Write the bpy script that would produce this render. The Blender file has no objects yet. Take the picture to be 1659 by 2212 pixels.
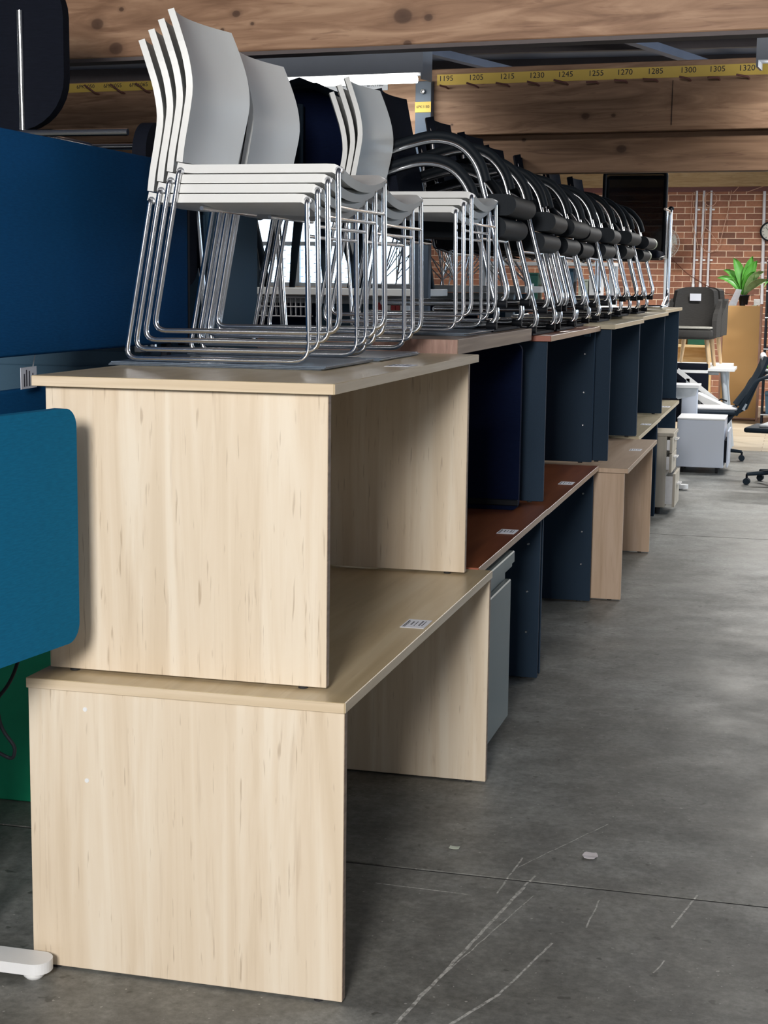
import bpy, bmesh, math, random
from mathutils import Vector, Matrix
random.seed(7)
R = math.radians
SC = bpy.context.scene
COL = SC.collection

# ------------------------------------------------------------------ camera
cam_d = bpy.data.cameras.new('camera')
cam_d.sensor_fit = 'VERTICAL'
cam_d.sensor_height = 24.0
cam_d.lens = 24.0 * 3424.713 / 2212.0
cam_d.clip_start = 0.05
cam_d.clip_end = 200
cam = bpy.data.objects.new('camera', cam_d)
COL.objects.link(cam)
yaw, pitch, roll = 0.2563, 0.1441, 0.0122
fwd = Vector((-math.sin(yaw) * math.cos(pitch), math.cos(yaw) * math.cos(pitch), -math.sin(pitch)))
rt = Vector((math.cos(yaw), math.sin(yaw), 0))
up = rt.cross(fwd)
r2 = rt * math.cos(roll) + up * math.sin(roll)
u2 = up * math.cos(roll) - rt * math.sin(roll)
cm = Matrix((r2, u2, -fwd)).transposed().to_4x4()
cm.translation = Vector((0.972, -3.3786, 1.6825))
cam.matrix_world = cm
SC.camera = cam

# ------------------------------------------------------------------ world + exposure
w = bpy.data.worlds.new('world')
SC.world = w
w.use_nodes = True
bg = w.node_tree.nodes['Background']
bg.inputs[0].default_value = (0.60, 0.79, 1.0, 1)
bg.inputs[1].default_value = 3.2
SC.view_settings.view_transform = 'Standard'
SC.view_settings.look = 'None'
SC.view_settings.exposure = 0.56
SC.view_settings.gamma = 1.0
SC.view_settings.use_curve_mapping = False

# daylight through the high window of the front wall, behind the camera
ad = bpy.data.lights.new('front_window_daylight', 'AREA')
ad.shape = 'RECTANGLE'
ad.size = 1.1
ad.size_y = 1.05
ad.energy = 330
ad.color = (1.0, 0.96, 0.91)
ao = bpy.data.objects.new('front_window_daylight', ad)
COL.objects.link(ao)
ao.location = (0.64, -6.45, 3.05)
ao.rotation_euler = (Vector((0.0, 1.5, 0.9)) - Vector(ao.location)).to_track_quat('-Z', 'Y').to_euler()


# ------------------------------------------------------------------ materials
def nodes_of(name):
    m = bpy.data.materials.new(name)
    m.use_nodes = True
    nt = m.node_tree
    b = nt.nodes['Principled BSDF']
    return m, nt, b


def plain(name, col, rough=0.5, metal=0.0, var=0.12, scale=30.0, bump=0.0, spec=0.5, trans=0.0, emit=0.0, coat=0.0):
    m, nt, b = nodes_of(name)
    tc = nt.nodes.new('ShaderNodeTexCoord')
    n = nt.nodes.new('ShaderNodeTexNoise')
    n.inputs['Scale'].default_value = scale
    n.inputs['Detail'].default_value = 3
    nt.links.new(tc.outputs['Object'], n.inputs['Vector'])
    mx = nt.nodes.new('ShaderNodeMixRGB')
    mx.inputs[1].default_value = (*[c * (1 - var) for c in col], 1)
    mx.inputs[2].default_value = (*[min(1, c * (1 + var)) for c in col], 1)
    nt.links.new(n.outputs['Fac'], mx.inputs[0])
    nt.links.new(mx.outputs[0], b.inputs['Base Color'])
    b.inputs['Roughness'].default_value = rough
    b.inputs['Metallic'].default_value = metal
    b.inputs['Specular IOR Level'].default_value = spec
    b.inputs['Transmission Weight'].default_value = trans
    b.inputs['Coat Weight'].default_value = coat
    if bump:
        bp = nt.nodes.new('ShaderNodeBump')
        bp.inputs['Strength'].default_value = bump
        bp.inputs['Distance'].default_value = 0.002
        nt.links.new(n.outputs['Fac'], bp.inputs['Height'])
        nt.links.new(bp.outputs[0], b.inputs['Normal'])
    if emit:
        b.inputs['Emission Color'].default_value = (*col, 1)
        b.inputs['Emission Strength'].default_value = emit
    return m


def wood(name, c1, c2, c3, scale, rough=0.42, streak=0.55, knots=None, big=1.0, dark=(0.3, 0.2, 0.12), fleck=None, dist=0.6):
    """laminate / timber; scale = mapping scale per axis (small along the grain)"""
    m, nt, b = nodes_of(name)
    L = nt.links.new
    tc = nt.nodes.new('ShaderNodeTexCoord')
    mp = nt.nodes.new('ShaderNodeMapping')
    mp.inputs['Scale'].default_value = scale
    L(tc.outputs['Object'], mp.inputs['Vector'])
    n1 = nt.nodes.new('ShaderNodeTexNoise')
    n1.inputs['Scale'].default_value = big
    n1.inputs['Detail'].default_value = 5
    n1.inputs['Roughness'].default_value = 0.55
    n1.inputs['Distortion'].default_value = dist
    L(mp.outputs[0], n1.inputs['Vector'])
    cr = nt.nodes.new('ShaderNodeValToRGB')
    e = cr.color_ramp.elements
    e[0].position = 0.32
    e[0].color = (*c1, 1)
    e[1].position = 0.66
    e[1].color = (*c3, 1)
    x = e.new(0.5)
    x.color = (*c2, 1)
    L(n1.outputs['Fac'], cr.inputs[0])
    n2 = nt.nodes.new('ShaderNodeTexNoise')
    n2.inputs['Scale'].default_value = 4.5 * big
    n2.inputs['Detail'].default_value = 3
    n2.inputs['Distortion'].default_value = dist * .6
    L(mp.outputs[0], n2.inputs['Vector'])
    r2_ = nt.nodes.new('ShaderNodeValToRGB')
    r2_.color_ramp.elements[0].position = 0.60
    r2_.color_ramp.elements[0].color = (0, 0, 0, 1)
    r2_.color_ramp.elements[1].position = 0.78
    r2_.color_ramp.elements[1].color = (streak, streak, streak, 1)
    L(n2.outputs['Fac'], r2_.inputs[0])
    mx = nt.nodes.new('ShaderNodeMixRGB')
    mx.inputs[2].default_value = (*dark, 1)
    L(r2_.outputs[0], mx.inputs[0])
    L(cr.outputs[0], mx.inputs[1])
    last = mx.outputs[0]
    if fleck:
        mp3 = nt.nodes.new('ShaderNodeMapping')
        mp3.inputs['Scale'].default_value = fleck
        L(tc.outputs['Object'], mp3.inputs['Vector'])
        n3 = nt.nodes.new('ShaderNodeTexNoise')
        n3.inputs['Scale'].default_value = 1.0
        n3.inputs['Detail'].default_value = 2
        L(mp3.outputs[0], n3.inputs['Vector'])
        r3 = nt.nodes.new('ShaderNodeValToRGB')
        r3.color_ramp.elements[0].position = 0.66
        r3.color_ramp.elements[0].color = (0, 0, 0, 1)
        r3.color_ramp.elements[1].position = 0.74
        r3.color_ramp.elements[1].color = (0.5, 0.5, 0.5, 1)
        L(n3.outputs['Fac'], r3.inputs[0])
        m3 = nt.nodes.new('ShaderNodeMixRGB')
        m3.inputs[2].default_value = (dark[0] * .8, dark[1] * .8, dark[2] * .8, 1)
        L(r3.outputs[0], m3.inputs[0])
        L(last, m3.inputs[1])
        last = m3.outputs[0]
    if knots:
        for (kx, kz, kr) in knots:
            sub = nt.nodes.new('ShaderNodeVectorMath')
            sub.operation = 'SUBTRACT'
            sub.inputs[1].default_value = (kx, 0, kz)
            L(tc.outputs['Object'], sub.inputs[0])
            ml = nt.nodes.new('ShaderNodeVectorMath')
            ml.operation = 'MULTIPLY'
            ml.inputs[1].default_value = (0.75 / kr, 0, 1.0 / kr)
            L(sub.outputs[0], ml.inputs[0])
            ln = nt.nodes.new('ShaderNodeVectorMath')
            ln.operation = 'LENGTH'
            L(ml.outputs[0], ln.inputs[0])
            rr = nt.nodes.new('ShaderNodeValToRGB')
            q = rr.color_ramp.elements
            q[0].position = 0.0
            q[0].color = (0.9, 0.9, 0.9, 1)
            q[1].position = 1.0
            q[1].color = (0, 0, 0, 1)
            z1 = q.new(0.42)
            z1.color = (0.75, 0.75, 0.75, 1)
            z2 = q.new(0.55)
            z2.color = (0.25, 0.25, 0.25, 1)
            dv = nt.nodes.new('ShaderNodeMath')
            dv.operation = 'MULTIPLY'
            dv.inputs[1].default_value = 0.5
            L(ln.outputs['Value'], dv.inputs[0])
            L(dv.outputs[0], rr.inputs[0])
            m2 = nt.nodes.new('ShaderNodeMixRGB')
            m2.inputs[2].default_value = (dark[0] * 0.4, dark[1] * 0.4, dark[2] * 0.4, 1)
            L(rr.outputs[0], m2.inputs[0])
            L(last, m2.inputs[1])
            last = m2.outputs[0]
    L(last, b.inputs['Base Color'])
    b.inputs['Roughness'].default_value = rough
    return m


def fabric(name, col, sc=260.0, rough=0.85, bump=0.25, axis=2):
    m, nt, b = nodes_of(name)
    L = nt.links.new
    tc = nt.nodes.new('ShaderNodeTexCoord')
    mp = nt.nodes.new('ShaderNodeMapping')
    s = [sc * 0.15] * 3
    s[axis] = sc
    mp.inputs['Scale'].default_value = s
    L(tc.outputs['Object'], mp.inputs['Vector'])
    n = nt.nodes.new('ShaderNodeTexNoise')
    n.inputs['Scale'].default_value = 1.0
    n.inputs['Detail'].default_value = 2
    L(mp.outputs[0], n.inputs['Vector'])
    mx = nt.nodes.new('ShaderNodeMixRGB')
    mx.inputs[1].default_value = (*[c * 0.78 for c in col], 1)
    mx.inputs[2].default_value = (*[c * 1.22 for c in col], 1)
    L(n.outputs['Fac'], mx.inputs[0])
    L(mx.outputs[0], b.inputs['Base Color'])
    b.inputs['Roughness'].default_value = rough
    b.inputs['Specular IOR Level'].default_value = 0.08
    bp = nt.nodes.new('ShaderNodeBump')
    bp.inputs['Strength'].default_value = bump
    bp.inputs['Distance'].default_value = 0.002
    L(n.outputs['Fac'], bp.inputs['Height'])
    L(bp.outputs[0], b.inputs['Normal'])
    return m


M = {}
OAK = ((0.62, 0.505, 0.365), (0.70, 0.59, 0.45), (0.76, 0.67, 0.54))
M['oak_v'] = wood('oak_v', *OAK, (15, 15, 0.8), streak=0.36, dark=(0.42, 0.30, 0.19), rough=0.5, fleck=(120, 120, 9))
M['oak_h'] = wood('oak_h', (0.46, 0.36, 0.21), (0.53, 0.42, 0.26), (0.58, 0.48, 0.32), (16, 1.0, 16), streak=0.35, dark=(0.34, 0.24, 0.13), rough=0.30)
M['oak_e'] = wood('oak_e', (0.58, 0.46, 0.31), (0.66, 0.54, 0.385), (0.72, 0.60, 0.45), (1.2, 1.2, 40), streak=0.3, dark=(0.36, 0.25, 0.14))
M['lime_h'] = wood('lime_h', (0.42, 0.36, 0.24), (0.50, 0.43, 0.29), (0.56, 0.49, 0.35), (14, 1.0, 14), streak=0.2, rough=0.3)
M['beech_v'] = wood('beech_v', (0.52, 0.36, 0.24), (0.60, 0.43, 0.30), (0.66, 0.49, 0.36), (22, 22, 1.4), streak=0.3, dark=(0.4, 0.26, 0.16))
M['beech_h'] = wood('beech_h', (0.40, 0.28, 0.19), (0.46, 0.33, 0.23), (0.5, 0.37, 0.27), (22, 1.4, 22), streak=0.25, dark=(0.32, 0.21, 0.14))
M['cherry'] = wood('cherry', (0.17, 0.052, 0.020), (0.23, 0.072, 0.028), (0.30, 0.10, 0.04), (14, 1.2, 14), streak=0.3, dark=(0.1, 0.03, 0.012), rough=0.28)
M['cherry_e'] = wood('cherry_e', (0.36, 0.23, 0.15), (0.42, 0.28, 0.19), (0.48, 0.33, 0.23), (2, 2, 30), streak=0.2, rough=0.35)
M['cherry_n'] = plain('cherry_n', (0.33, 0.10, 0.06), 0.35)
M['walnut'] = wood('walnut', (0.17, 0.115, 0.08), (0.23, 0.16, 0.115), (0.30, 0.21, 0.15), (18, 1.0, 60), streak=0.4, dark=(0.1, 0.06, 0.04))
M['walnut_n'] = wood('walnut_n', (0.22, 0.12, 0.09), (0.30, 0.17, 0.13), (0.36, 0.22, 0.17), (40, 40, 3), streak=0.6, dark=(0.08, 0.04, 0.03))
M['charcoal'] = plain('charcoal', (0.019, 0.038, 0.066), 0.65, var=0.25, scale=500, spec=0.15)
M['char_edge'] = plain('char_edge', (0.012, 0.014, 0.02), 0.7, spec=0.15)
M['navy_fab'] = fabric('navy_fab', (0.003, 0.007, 0.028))
M['blue_fab'] = fabric('blue_fab', (0.004, 0.055, 0.155))
M['teal_fab'] = fabric('teal_fab', (0.006, 0.135, 0.27))
M['slate'] = plain('slate', (0.045, 0.095, 0.145), 0.6, var=0.1, scale=300, spec=0.25)
M['green'] = plain('green', (0.0, 0.30, 0.15), 0.6, var=0.06)
M['white_pp'] = plain('white_pp', (0.74, 0.75, 0.74), 0.42, var=0.03, scale=10)
M['white'] = plain('white', (0.78, 0.79, 0.80), 0.38, var=0.03)
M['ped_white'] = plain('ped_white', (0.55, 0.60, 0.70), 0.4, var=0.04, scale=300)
M['chrome'] = plain('chrome', (0.88, 0.89, 0.91), 0.16, metal=1.0, var=0.02)
M['steel'] = plain('steel', (0.45, 0.46, 0.48), 0.3, metal=1.0)
M['black'] = plain('black', (0.008, 0.010, 0.014), 0.6, spec=0.15)
M['black_fab'] = fabric('black_fab', (0.008, 0.010, 0.017))
M['vinyl'] = plain('vinyl', (0.010, 0.014, 0.019), 0.6, bump=0.2, scale=120, spec=0.18)
M['vinyl_g'] = plain('vinyl_g', (0.20, 0.24, 0.17), 0.45)
M['grey_metal'] = plain('grey_metal', (0.17, 0.205, 0.20), 0.42, var=0.08, scale=700, bump=0.1)
M['dark_rubber'] = plain('dark_rubber', (0.02, 0.02, 0.022), 0.8)
M['paper'] = plain('paper', (0.82, 0.84, 0.92), 0.7, var=0.02)
M['ink'] = plain('ink', (0.03, 0.03, 0.05), 0.8)
M['yellow'] = plain('yellow', (0.78, 0.56, 0.12), 0.6, var=0.1, scale=6)
M['tape_lit'] = plain('tape_lit', (0.62, 0.66, 0.74), 0.6, var=0.05)  # hook tape painted pale for the batten's light on it
M['col_steel'] = plain('col_steel', (0.10, 0.14, 0.20), 0.5, var=0.06)
M['clear'] = plain('clear', (0.30, 0.37, 0.46), 0.25, trans=0.55, var=0.3, scale=60, bump=0.6)
M['ceil'] = plain('ceil', (0.20, 0.22, 0.29), 0.6, var=0.25, scale=3)
M['purlin'] = plain('purlin', (0.12, 0.10, 0.10), 0.7)
M['mortar'] = plain('mortar', (0.80, 0.62, 0.47), 0.95, var=0.15, scale=25, bump=0.4)
M['redsteel'] = plain('redsteel', (0.17, 0.065, 0.06), 0.6)
M['lampbody'] = plain('lampbody', (0.34, 0.38, 0.45), 0.5, var=0.03)
M['tube_on'] = plain('tube_on', (1.0, 0.97, 0.88), 0.4, var=0.0, emit=9.0)
M['oakped'] = wood('oakped', (0.40, 0.36, 0.29), (0.48, 0.43, 0.35), (0.54, 0.49, 0.41), (18, 18, 1.5), streak=0.25)
M['handle'] = plain('handle', (0.75, 0.76, 0.78), 0.3, metal=0.6)
M['cork'] = plain('cork', (0.42, 0.25, 0.10), 0.8, var=0.12, scale=260)
M['pine'] = wood('pine', (0.62, 0.42, 0.19), (0.68, 0.48, 0.24), (0.74, 0.55, 0.30), (3, 3, 20), streak=0.15)
M['legwood'] = wood('legwood', (0.55, 0.37, 0.20), (0.62, 0.43, 0.24), (0.68, 0.49, 0.29), (25, 25, 2), streak=0.2)
M['tub'] = fabric('tub', (0.058, 0.056, 0.054), sc=180)
M['tubtrim'] = plain('tubtrim', (0.38, 0.37, 0.33), 0.6)
M['leaf'] = plain('leaf', (0.05, 0.20, 0.022), 0.45, var=0.45, scale=14)
M['leaf2'] = plain('leaf2', (0.16, 0.25, 0.10), 0.45, var=0.5, scale=18)
M['soil'] = plain('soil', (0.03, 0.02, 0.015), 0.9)
M['acrylic'] = plain('acrylic', (0.52, 0.56, 0.62), 0.15, trans=0.6)
M['conduit'] = plain('conduit', (0.66, 0.65, 0.68), 0.45)
M['wirepink'] = plain('wirepink', (0.62, 0.38, 0.28), 0.6)
M['wirebrown'] = plain('wirebrown', (0.12, 0.035, 0.02), 0.6)
M['clockface'] = plain('clockface', (0.55, 0.55, 0.50), 0.5)
M['mesh_grey'] = plain('mesh_grey', (0.006, 0.008, 0.012), 0.7, spec=0.1)
M['mesh_grey'].node_tree.nodes['Principled BSDF'].inputs['Alpha'].default_value = 0.6
M['seat_white'] = plain('seat_white', (0.62, 0.62, 0.64), 0.6, var=0.15, scale=90)
M['officeblack'] = plain('officeblack', (0.014, 0.024, 0.036), 0.6, spec=0.18)
M['frame_grey'] = plain('frame_grey', (0.48, 0.52, 0.56), 0.45)
M['bookgreen'] = plain('bookgreen', (0.01, 0.09, 0.05), 0.6)
M['red'] = plain('red', (0.36, 0.03, 0.035), 0.5)
M['palegreen'] = plain('palegreen', (0.55, 0.60, 0.50), 0.6)
M['greenseat'] = plain('greenseat', (0.03, 0.12, 0.10), 0.6)
M['glass'] = plain('glass', (0.9, 0.95, 0.97), 0.02, trans=1.0, var=0.0)
M['glass'].node_tree.nodes['Principled BSDF'].inputs['IOR'].default_value = 1.05
M['winframe'] = plain('winframe', (0.60, 0.64, 0.66), 0.5)
M['meshwire'] = plain('meshwire', (0.20, 0.24, 0.30), 0.5)
M['leaflitter'] = plain('leaflitter', (0.66, 0.62, 0.64), 0.8)
M['fanguard'] = plain('fanguard', (0.42, 0.41, 0.38), 0.5)
M['wallpaint'] = plain('wallpaint', (0.55, 0.56, 0.58), 0.9, var=0.1, scale=2)
M['ply'] = wood('ply', (0.44, 0.29, 0.135), (0.52, 0.35, 0.175), (0.58, 0.41, 0.22), (0.9, 1, 7), streak=0.55, big=2.2, dark=(0.28, 0.16, 0.075), rough=0.6, dist=2.2)
BEAMC = ((0.24, 0.13, 0.075), (0.37, 0.215, 0.13), (0.50, 0.315, 0.20))
M['beam'] = wood('beam', *BEAMC, (0.8, 1, 7), streak=0.6, big=2.0, rough=0.6, dist=1.8, dark=(0.16, 0.075, 0.045),
                 knots=[(-1.269, 2.623, .020), (-1.191, 2.531, .022), (-.053, 2.596, .026), (.041, 2.587, .012), (-.035, 2.502, .012),
                        (-.694, 2.633, .012), (-1.166, 2.671, .008), (-.63, 2.596, .006), (-.75, 2.58, .006)])
M['beam2'] = wood('beam2', (0.24, 0.135, 0.08), (0.36, 0.215, 0.135), (0.48, 0.30, 0.19), (0.8, 1, 7), streak=0.75, big=1.8, rough=0.6, dist=2.0, dark=(0.18, 0.09, 0.055),
                  knots=[(0.17, 2.62, .018), (0.33, 2.62, .010), (-.62, 2.59, .006)])
M['beam3'] = wood('beam3', (0.19, 0.105, 0.062), (0.28, 0.165, 0.10), (0.37, 0.225, 0.14), (0.6, 1, 7), streak=0.65, big=1.6, rough=0.6, dist=1.6, dark=(0.13, 0.06, 0.04),
                  knots=[(0.37, 2.44, .022), (-.2, 2.50, .01)])


def brick_mat(name, island):
    m, nt, b = nodes_of(name)
    L = nt.links.new
    if island:
        s = nt.nodes.new('ShaderNodeNewGeometry').outputs['Random Per Island']
    else:
        s = nt.nodes.new('ShaderNodeObjectInfo').outputs['Random']
    cr = nt.nodes.new('ShaderNodeValToRGB')
    e = cr.color_ramp.elements
    e[0].color = (0.15, 0.055, 0.04, 1)
    e[1].position = 1.0
    e[1].color = (0.46, 0.19, 0.105, 1)
    a = e.new(0.15)
    a.color = (0.26, 0.095, 0.06, 1)
    a = e.new(0.55)
    a.color = (0.36, 0.135, 0.08, 1)
    L(s, cr.inputs[0])
    tc = nt.nodes.new('ShaderNodeTexCoord')
    n = nt.nodes.new('ShaderNodeTexNoise')
    n.inputs['Scale'].default_value = 28
    n.inputs['Detail'].default_value = 4
    L(tc.outputs['Object'], n.inputs['Vector'])
    mx = nt.nodes.new('ShaderNodeMixRGB')
    mx.blend_type = 'MULTIPLY'
    mx.inputs[0].default_value = 0.55
    L(cr.outputs[0], mx.inputs[1])
    L(n.outputs['Fac'], mx.inputs[2])
    g = nt.nodes.new('ShaderNodeMixRGB')
    g.blend_type = 'ADD'
    g.inputs[0].default_value = 0.06
    g.inputs[2].default_value = (1, 0.7, 0.5, 1)
    L(mx.outputs[0], g.inputs[1])
    L(g.outputs[0], b.inputs['Base Color'])
    b.inputs['Roughness'].default_value = 0.9
    return m


M['brick'] = brick_mat('brick', False)
M['brick_stuff'] = brick_mat('brick_stuff', True)


def concrete():
    m, nt, b = nodes_of('concrete')
    L = nt.links.new
    tc = nt.nodes.new('ShaderNodeTexCoord')
    V = tc.outputs['Object']

    def noise(sc, det, mapsc=None, rough=0.6):
        n = nt.nodes.new('ShaderNodeTexNoise')
        n.inputs['Scale'].default_value = sc
        n.inputs['Detail'].default_value = det
        n.inputs['Roughness'].default_value = rough
        if mapsc:
            mp = nt.nodes.new('ShaderNodeMapping')
            mp.inputs['Scale'].default_value = mapsc
            L(V, mp.inputs['Vector'])
            L(mp.outputs[0], n.inputs['Vector'])
        else:
            L(V, n.inputs['Vector'])
        return n.outputs['Fac']

    def ramp(fac, stops):
        cr = nt.nodes.new('ShaderNodeValToRGB')
        e = cr.color_ramp.elements
        e[0].position, c = stops[0]
        e[0].color = (*c, 1)
        e[1].position, c = stops[-1]
        e[1].color = (*c, 1)
        for p_, c in stops[1:-1]:
            k = e.new(p_)
            k.color = (*c, 1)
        L(fac, cr.inputs[0])
        return cr.outputs[0]

    def mix(f, a, bb, mode='MIX'):
        x = nt.nodes.new('ShaderNodeMixRGB')
        x.blend_type = mode
        for i, v in ((0, f), (1, a), (2, bb)):
            if isinstance(v, float):
                x.inputs[i].default_value = v if i == 0 else (v, v, v, 1)
            elif isinstance(v, tuple):
                x.inputs[i].default_value = (*v, 1)
            else:
                L(v, x.inputs[i])
        return x.outputs[0]

    base = ramp(noise(0.9, 8), [(0.3, (0.125, 0.122, 0.106)), (0.5, (0.180, 0.181, 0.168)), (0.72, (0.275, 0.284, 0.274))])
    fine = ramp(noise(38, 8, None, 0.75), [(0.32, (0.55, 0.55, 0.55)), (0.68, (1.3, 1.3, 1.3))])
    c = mix(0.9, base, fine, 'MULTIPLY')
    blot = ramp(noise(6, 5), [(0.42, (0.72, 0.72, 0.72)), (0.6, (1.1, 1.1, 1.1))])
    c = mix(0.8, c, blot, 'MULTIPLY')
    spots = ramp(noise(17, 2), [(0.675, (0, 0, 0)), (0.72, (0.65, 0.65, 0.65))])
    c = mix(spots, c, (0.035, 0.034, 0.03))
    specks = ramp(noise(60, 1), [(0.735, (0, 0, 0)), (0.77, (0.7, 0.7, 0.7))])
    c = mix(specks, c, (0.42, 0.41, 0.38))
    scr = ramp(noise(1.0, 3, (60, 3.0, 1)), [(0.70, (0, 0, 0)), (0.78, (0.22, 0.22, 0.22))])
    c = mix(scr, c, (0.34, 0.33, 0.31))
    wig = noise(14, 2)
    segs = [((0.141, -0.06), (0.285, 0.86), .0045), ((0.26, -0.03), (0.343, 0.167), .0042), ((0.343, 0.167), (0.42, 0.497), .003),
            ((0.219, 0.786), (0.239, 1.081), .0025), ((0.239, 1.0), (0.449, 1.453), .0015), ((0.708, 0.684), (0.758, 0.936), .0028),
            ((-0.127, 0.766), (0.152, 0.756), .0025), ((0.688, 0.388), (0.708, 0.47), .002), ((0.16, 0.1), (0.32, 0.80), .0016),
            ((0.27, 0.80), (0.30, 0.95), .003), ((0.49, 0.62), (0.50, 0.82), .0022)]
    tot = None
    sx = nt.nodes.new('ShaderNodeSeparateXYZ')
    L(V, sx.inputs[0])
    wv = nt.nodes.new('ShaderNodeMath')
    wv.operation = 'MULTIPLY_ADD'
    wv.inputs[1].default_value = 0.010
    wv.inputs[2].default_value = -0.005
    L(wig, wv.inputs[0])
    ax = nt.nodes.new('ShaderNodeMath')
    ax.operation = 'ADD'
    L(sx.outputs[0], ax.inputs[0])
    L(wv.outputs[0], ax.inputs[1])
    for (p0, p1, wd) in segs:
        d = Vector(p1) - Vector(p0)
        ln = d.length
        d /= ln

        def lin(a, bcoef, cst):
            m1 = nt.nodes.new('ShaderNodeMath')
            m1.operation = 'MULTIPLY_ADD'
            m1.inputs[1].default_value = a
            m1.inputs[2].default_value = cst
            L(ax.outputs[0], m1.inputs[0])
            m2 = nt.nodes.new('ShaderNodeMath')
            m2.operation = 'MULTIPLY_ADD'
            m2.inputs[1].default_value = bcoef
            L(sx.outputs[1], m2.inputs[0])
            L(m1.outputs[0], m2.inputs[2])
            return m2.outputs[0]
        perp = lin(-d.y, d.x, p0[0] * d.y - p0[1] * d.x)
        along = lin(d.x / ln, d.y / ln, -(p0[0] * d.x + p0[1] * d.y) / ln - 0.5)

        def less(v, lim):
            a_ = nt.nodes.new('ShaderNodeMath')
            a_.operation = 'ABSOLUTE'
            L(v, a_.inputs[0])
            l_ = nt.nodes.new('ShaderNodeMath')
            l_.operation = 'LESS_THAN'
            L(a_.outputs[0], l_.inputs[0])
            l_.inputs[1].default_value = lim
            return l_.outputs[0]
        mm = nt.nodes.new('ShaderNodeMath')
        mm.operation = 'MULTIPLY'
        L(less(perp, wd), mm.inputs[0])
        L(less(along, 0.5), mm.inputs[1])
        if tot is None:
            tot = mm.outputs[0]
        else:
            aa = nt.nodes.new('ShaderNodeMath')
            aa.operation = 'MAXIMUM'
            L(tot, aa.inputs[0])
            L(mm.outputs[0], aa.inputs[1])
            tot = aa.outputs[0]
    fm = nt.nodes.new('ShaderNodeMath')
    fm.operation = 'MULTIPLY'
    L(tot, fm.inputs[0])
    L(ramp(noise(60, 2), [(0.35, (0.1, 0.1, 0.1)), (0.6, (0.75, 0.75, 0.75))]), fm.inputs[1])
    c = mix(fm.outputs[0], c, (0.62, 0.61, 0.57))
    L(c, b.inputs['Base Color'])
    rr = ramp(noise(2.2, 5), [(0.3, (0.38, 0.38, 0.38)), (0.7, (0.62, 0.62, 0.62))])
    L(rr, b.inputs['Roughness'])
    bp = nt.nodes.new('ShaderNodeBump')
    bp.inputs['Strength'].default_value = 0.25
    bp.inputs['Distance'].default_value = 0.002
    L(noise(60, 5), bp.inputs['Height'])
    L(bp.outputs[0], b.inputs['Normal'])
    return m


M['concrete'] = concrete()


def planks():
    m, nt, b = nodes_of('planks')
    L = nt.links.new
    tc = nt.nodes.new('ShaderNodeTexCoord')
    bt = nt.nodes.new('ShaderNodeTexBrick')
    bt.inputs['Color1'].default_value = (0.36, 0.30, 0.22, 1)
    bt.inputs['Color2'].default_value = (0.44, 0.38, 0.29, 1)
    bt.inputs['Mortar'].default_value = (0.2, 0.15, 0.1, 1)
    bt.inputs['Scale'].default_value = 1.0
    bt.inputs['Brick Width'].default_value = 1.2
    bt.inputs['Row Height'].default_value = 0.18
    bt.inputs['Mortar Size'].default_value = 0.004
    L(tc.outputs['Object'], bt.inputs['Vector'])
    mp = nt.nodes.new('ShaderNodeMapping')
    mp.inputs['Scale'].default_value = (2, 22, 1)
    L(tc.outputs['Object'], mp.inputs[0])
    n = nt.nodes.new('ShaderNodeTexNoise')
    n.inputs['Scale'].default_value = 1.5
    n.inputs['Detail'].default_value = 5
    L(mp.outputs[0], n.inputs['Vector'])
    x = nt.nodes.new('ShaderNodeMixRGB')
    x.blend_type = 'MULTIPLY'
    x.inputs[0].default_value = 0.6
    L(bt.outputs[0], x.inputs[1])
    L(n.outputs['Fac'], x.inputs[2])
    g = nt.nodes.new('ShaderNodeMixRGB')
    g.blend_type = 'ADD'
    g.inputs[0].default_value = 0.08
    g.inputs[2].default_value = (0.5, 0.42, 0.3, 1)
    L(x.outputs[0], g.inputs[1])
    L(g.outputs[0], b.inputs['Base Color'])
    b.inputs['Roughness'].default_value = 0.5
    return m


M['planks'] = planks()


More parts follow.
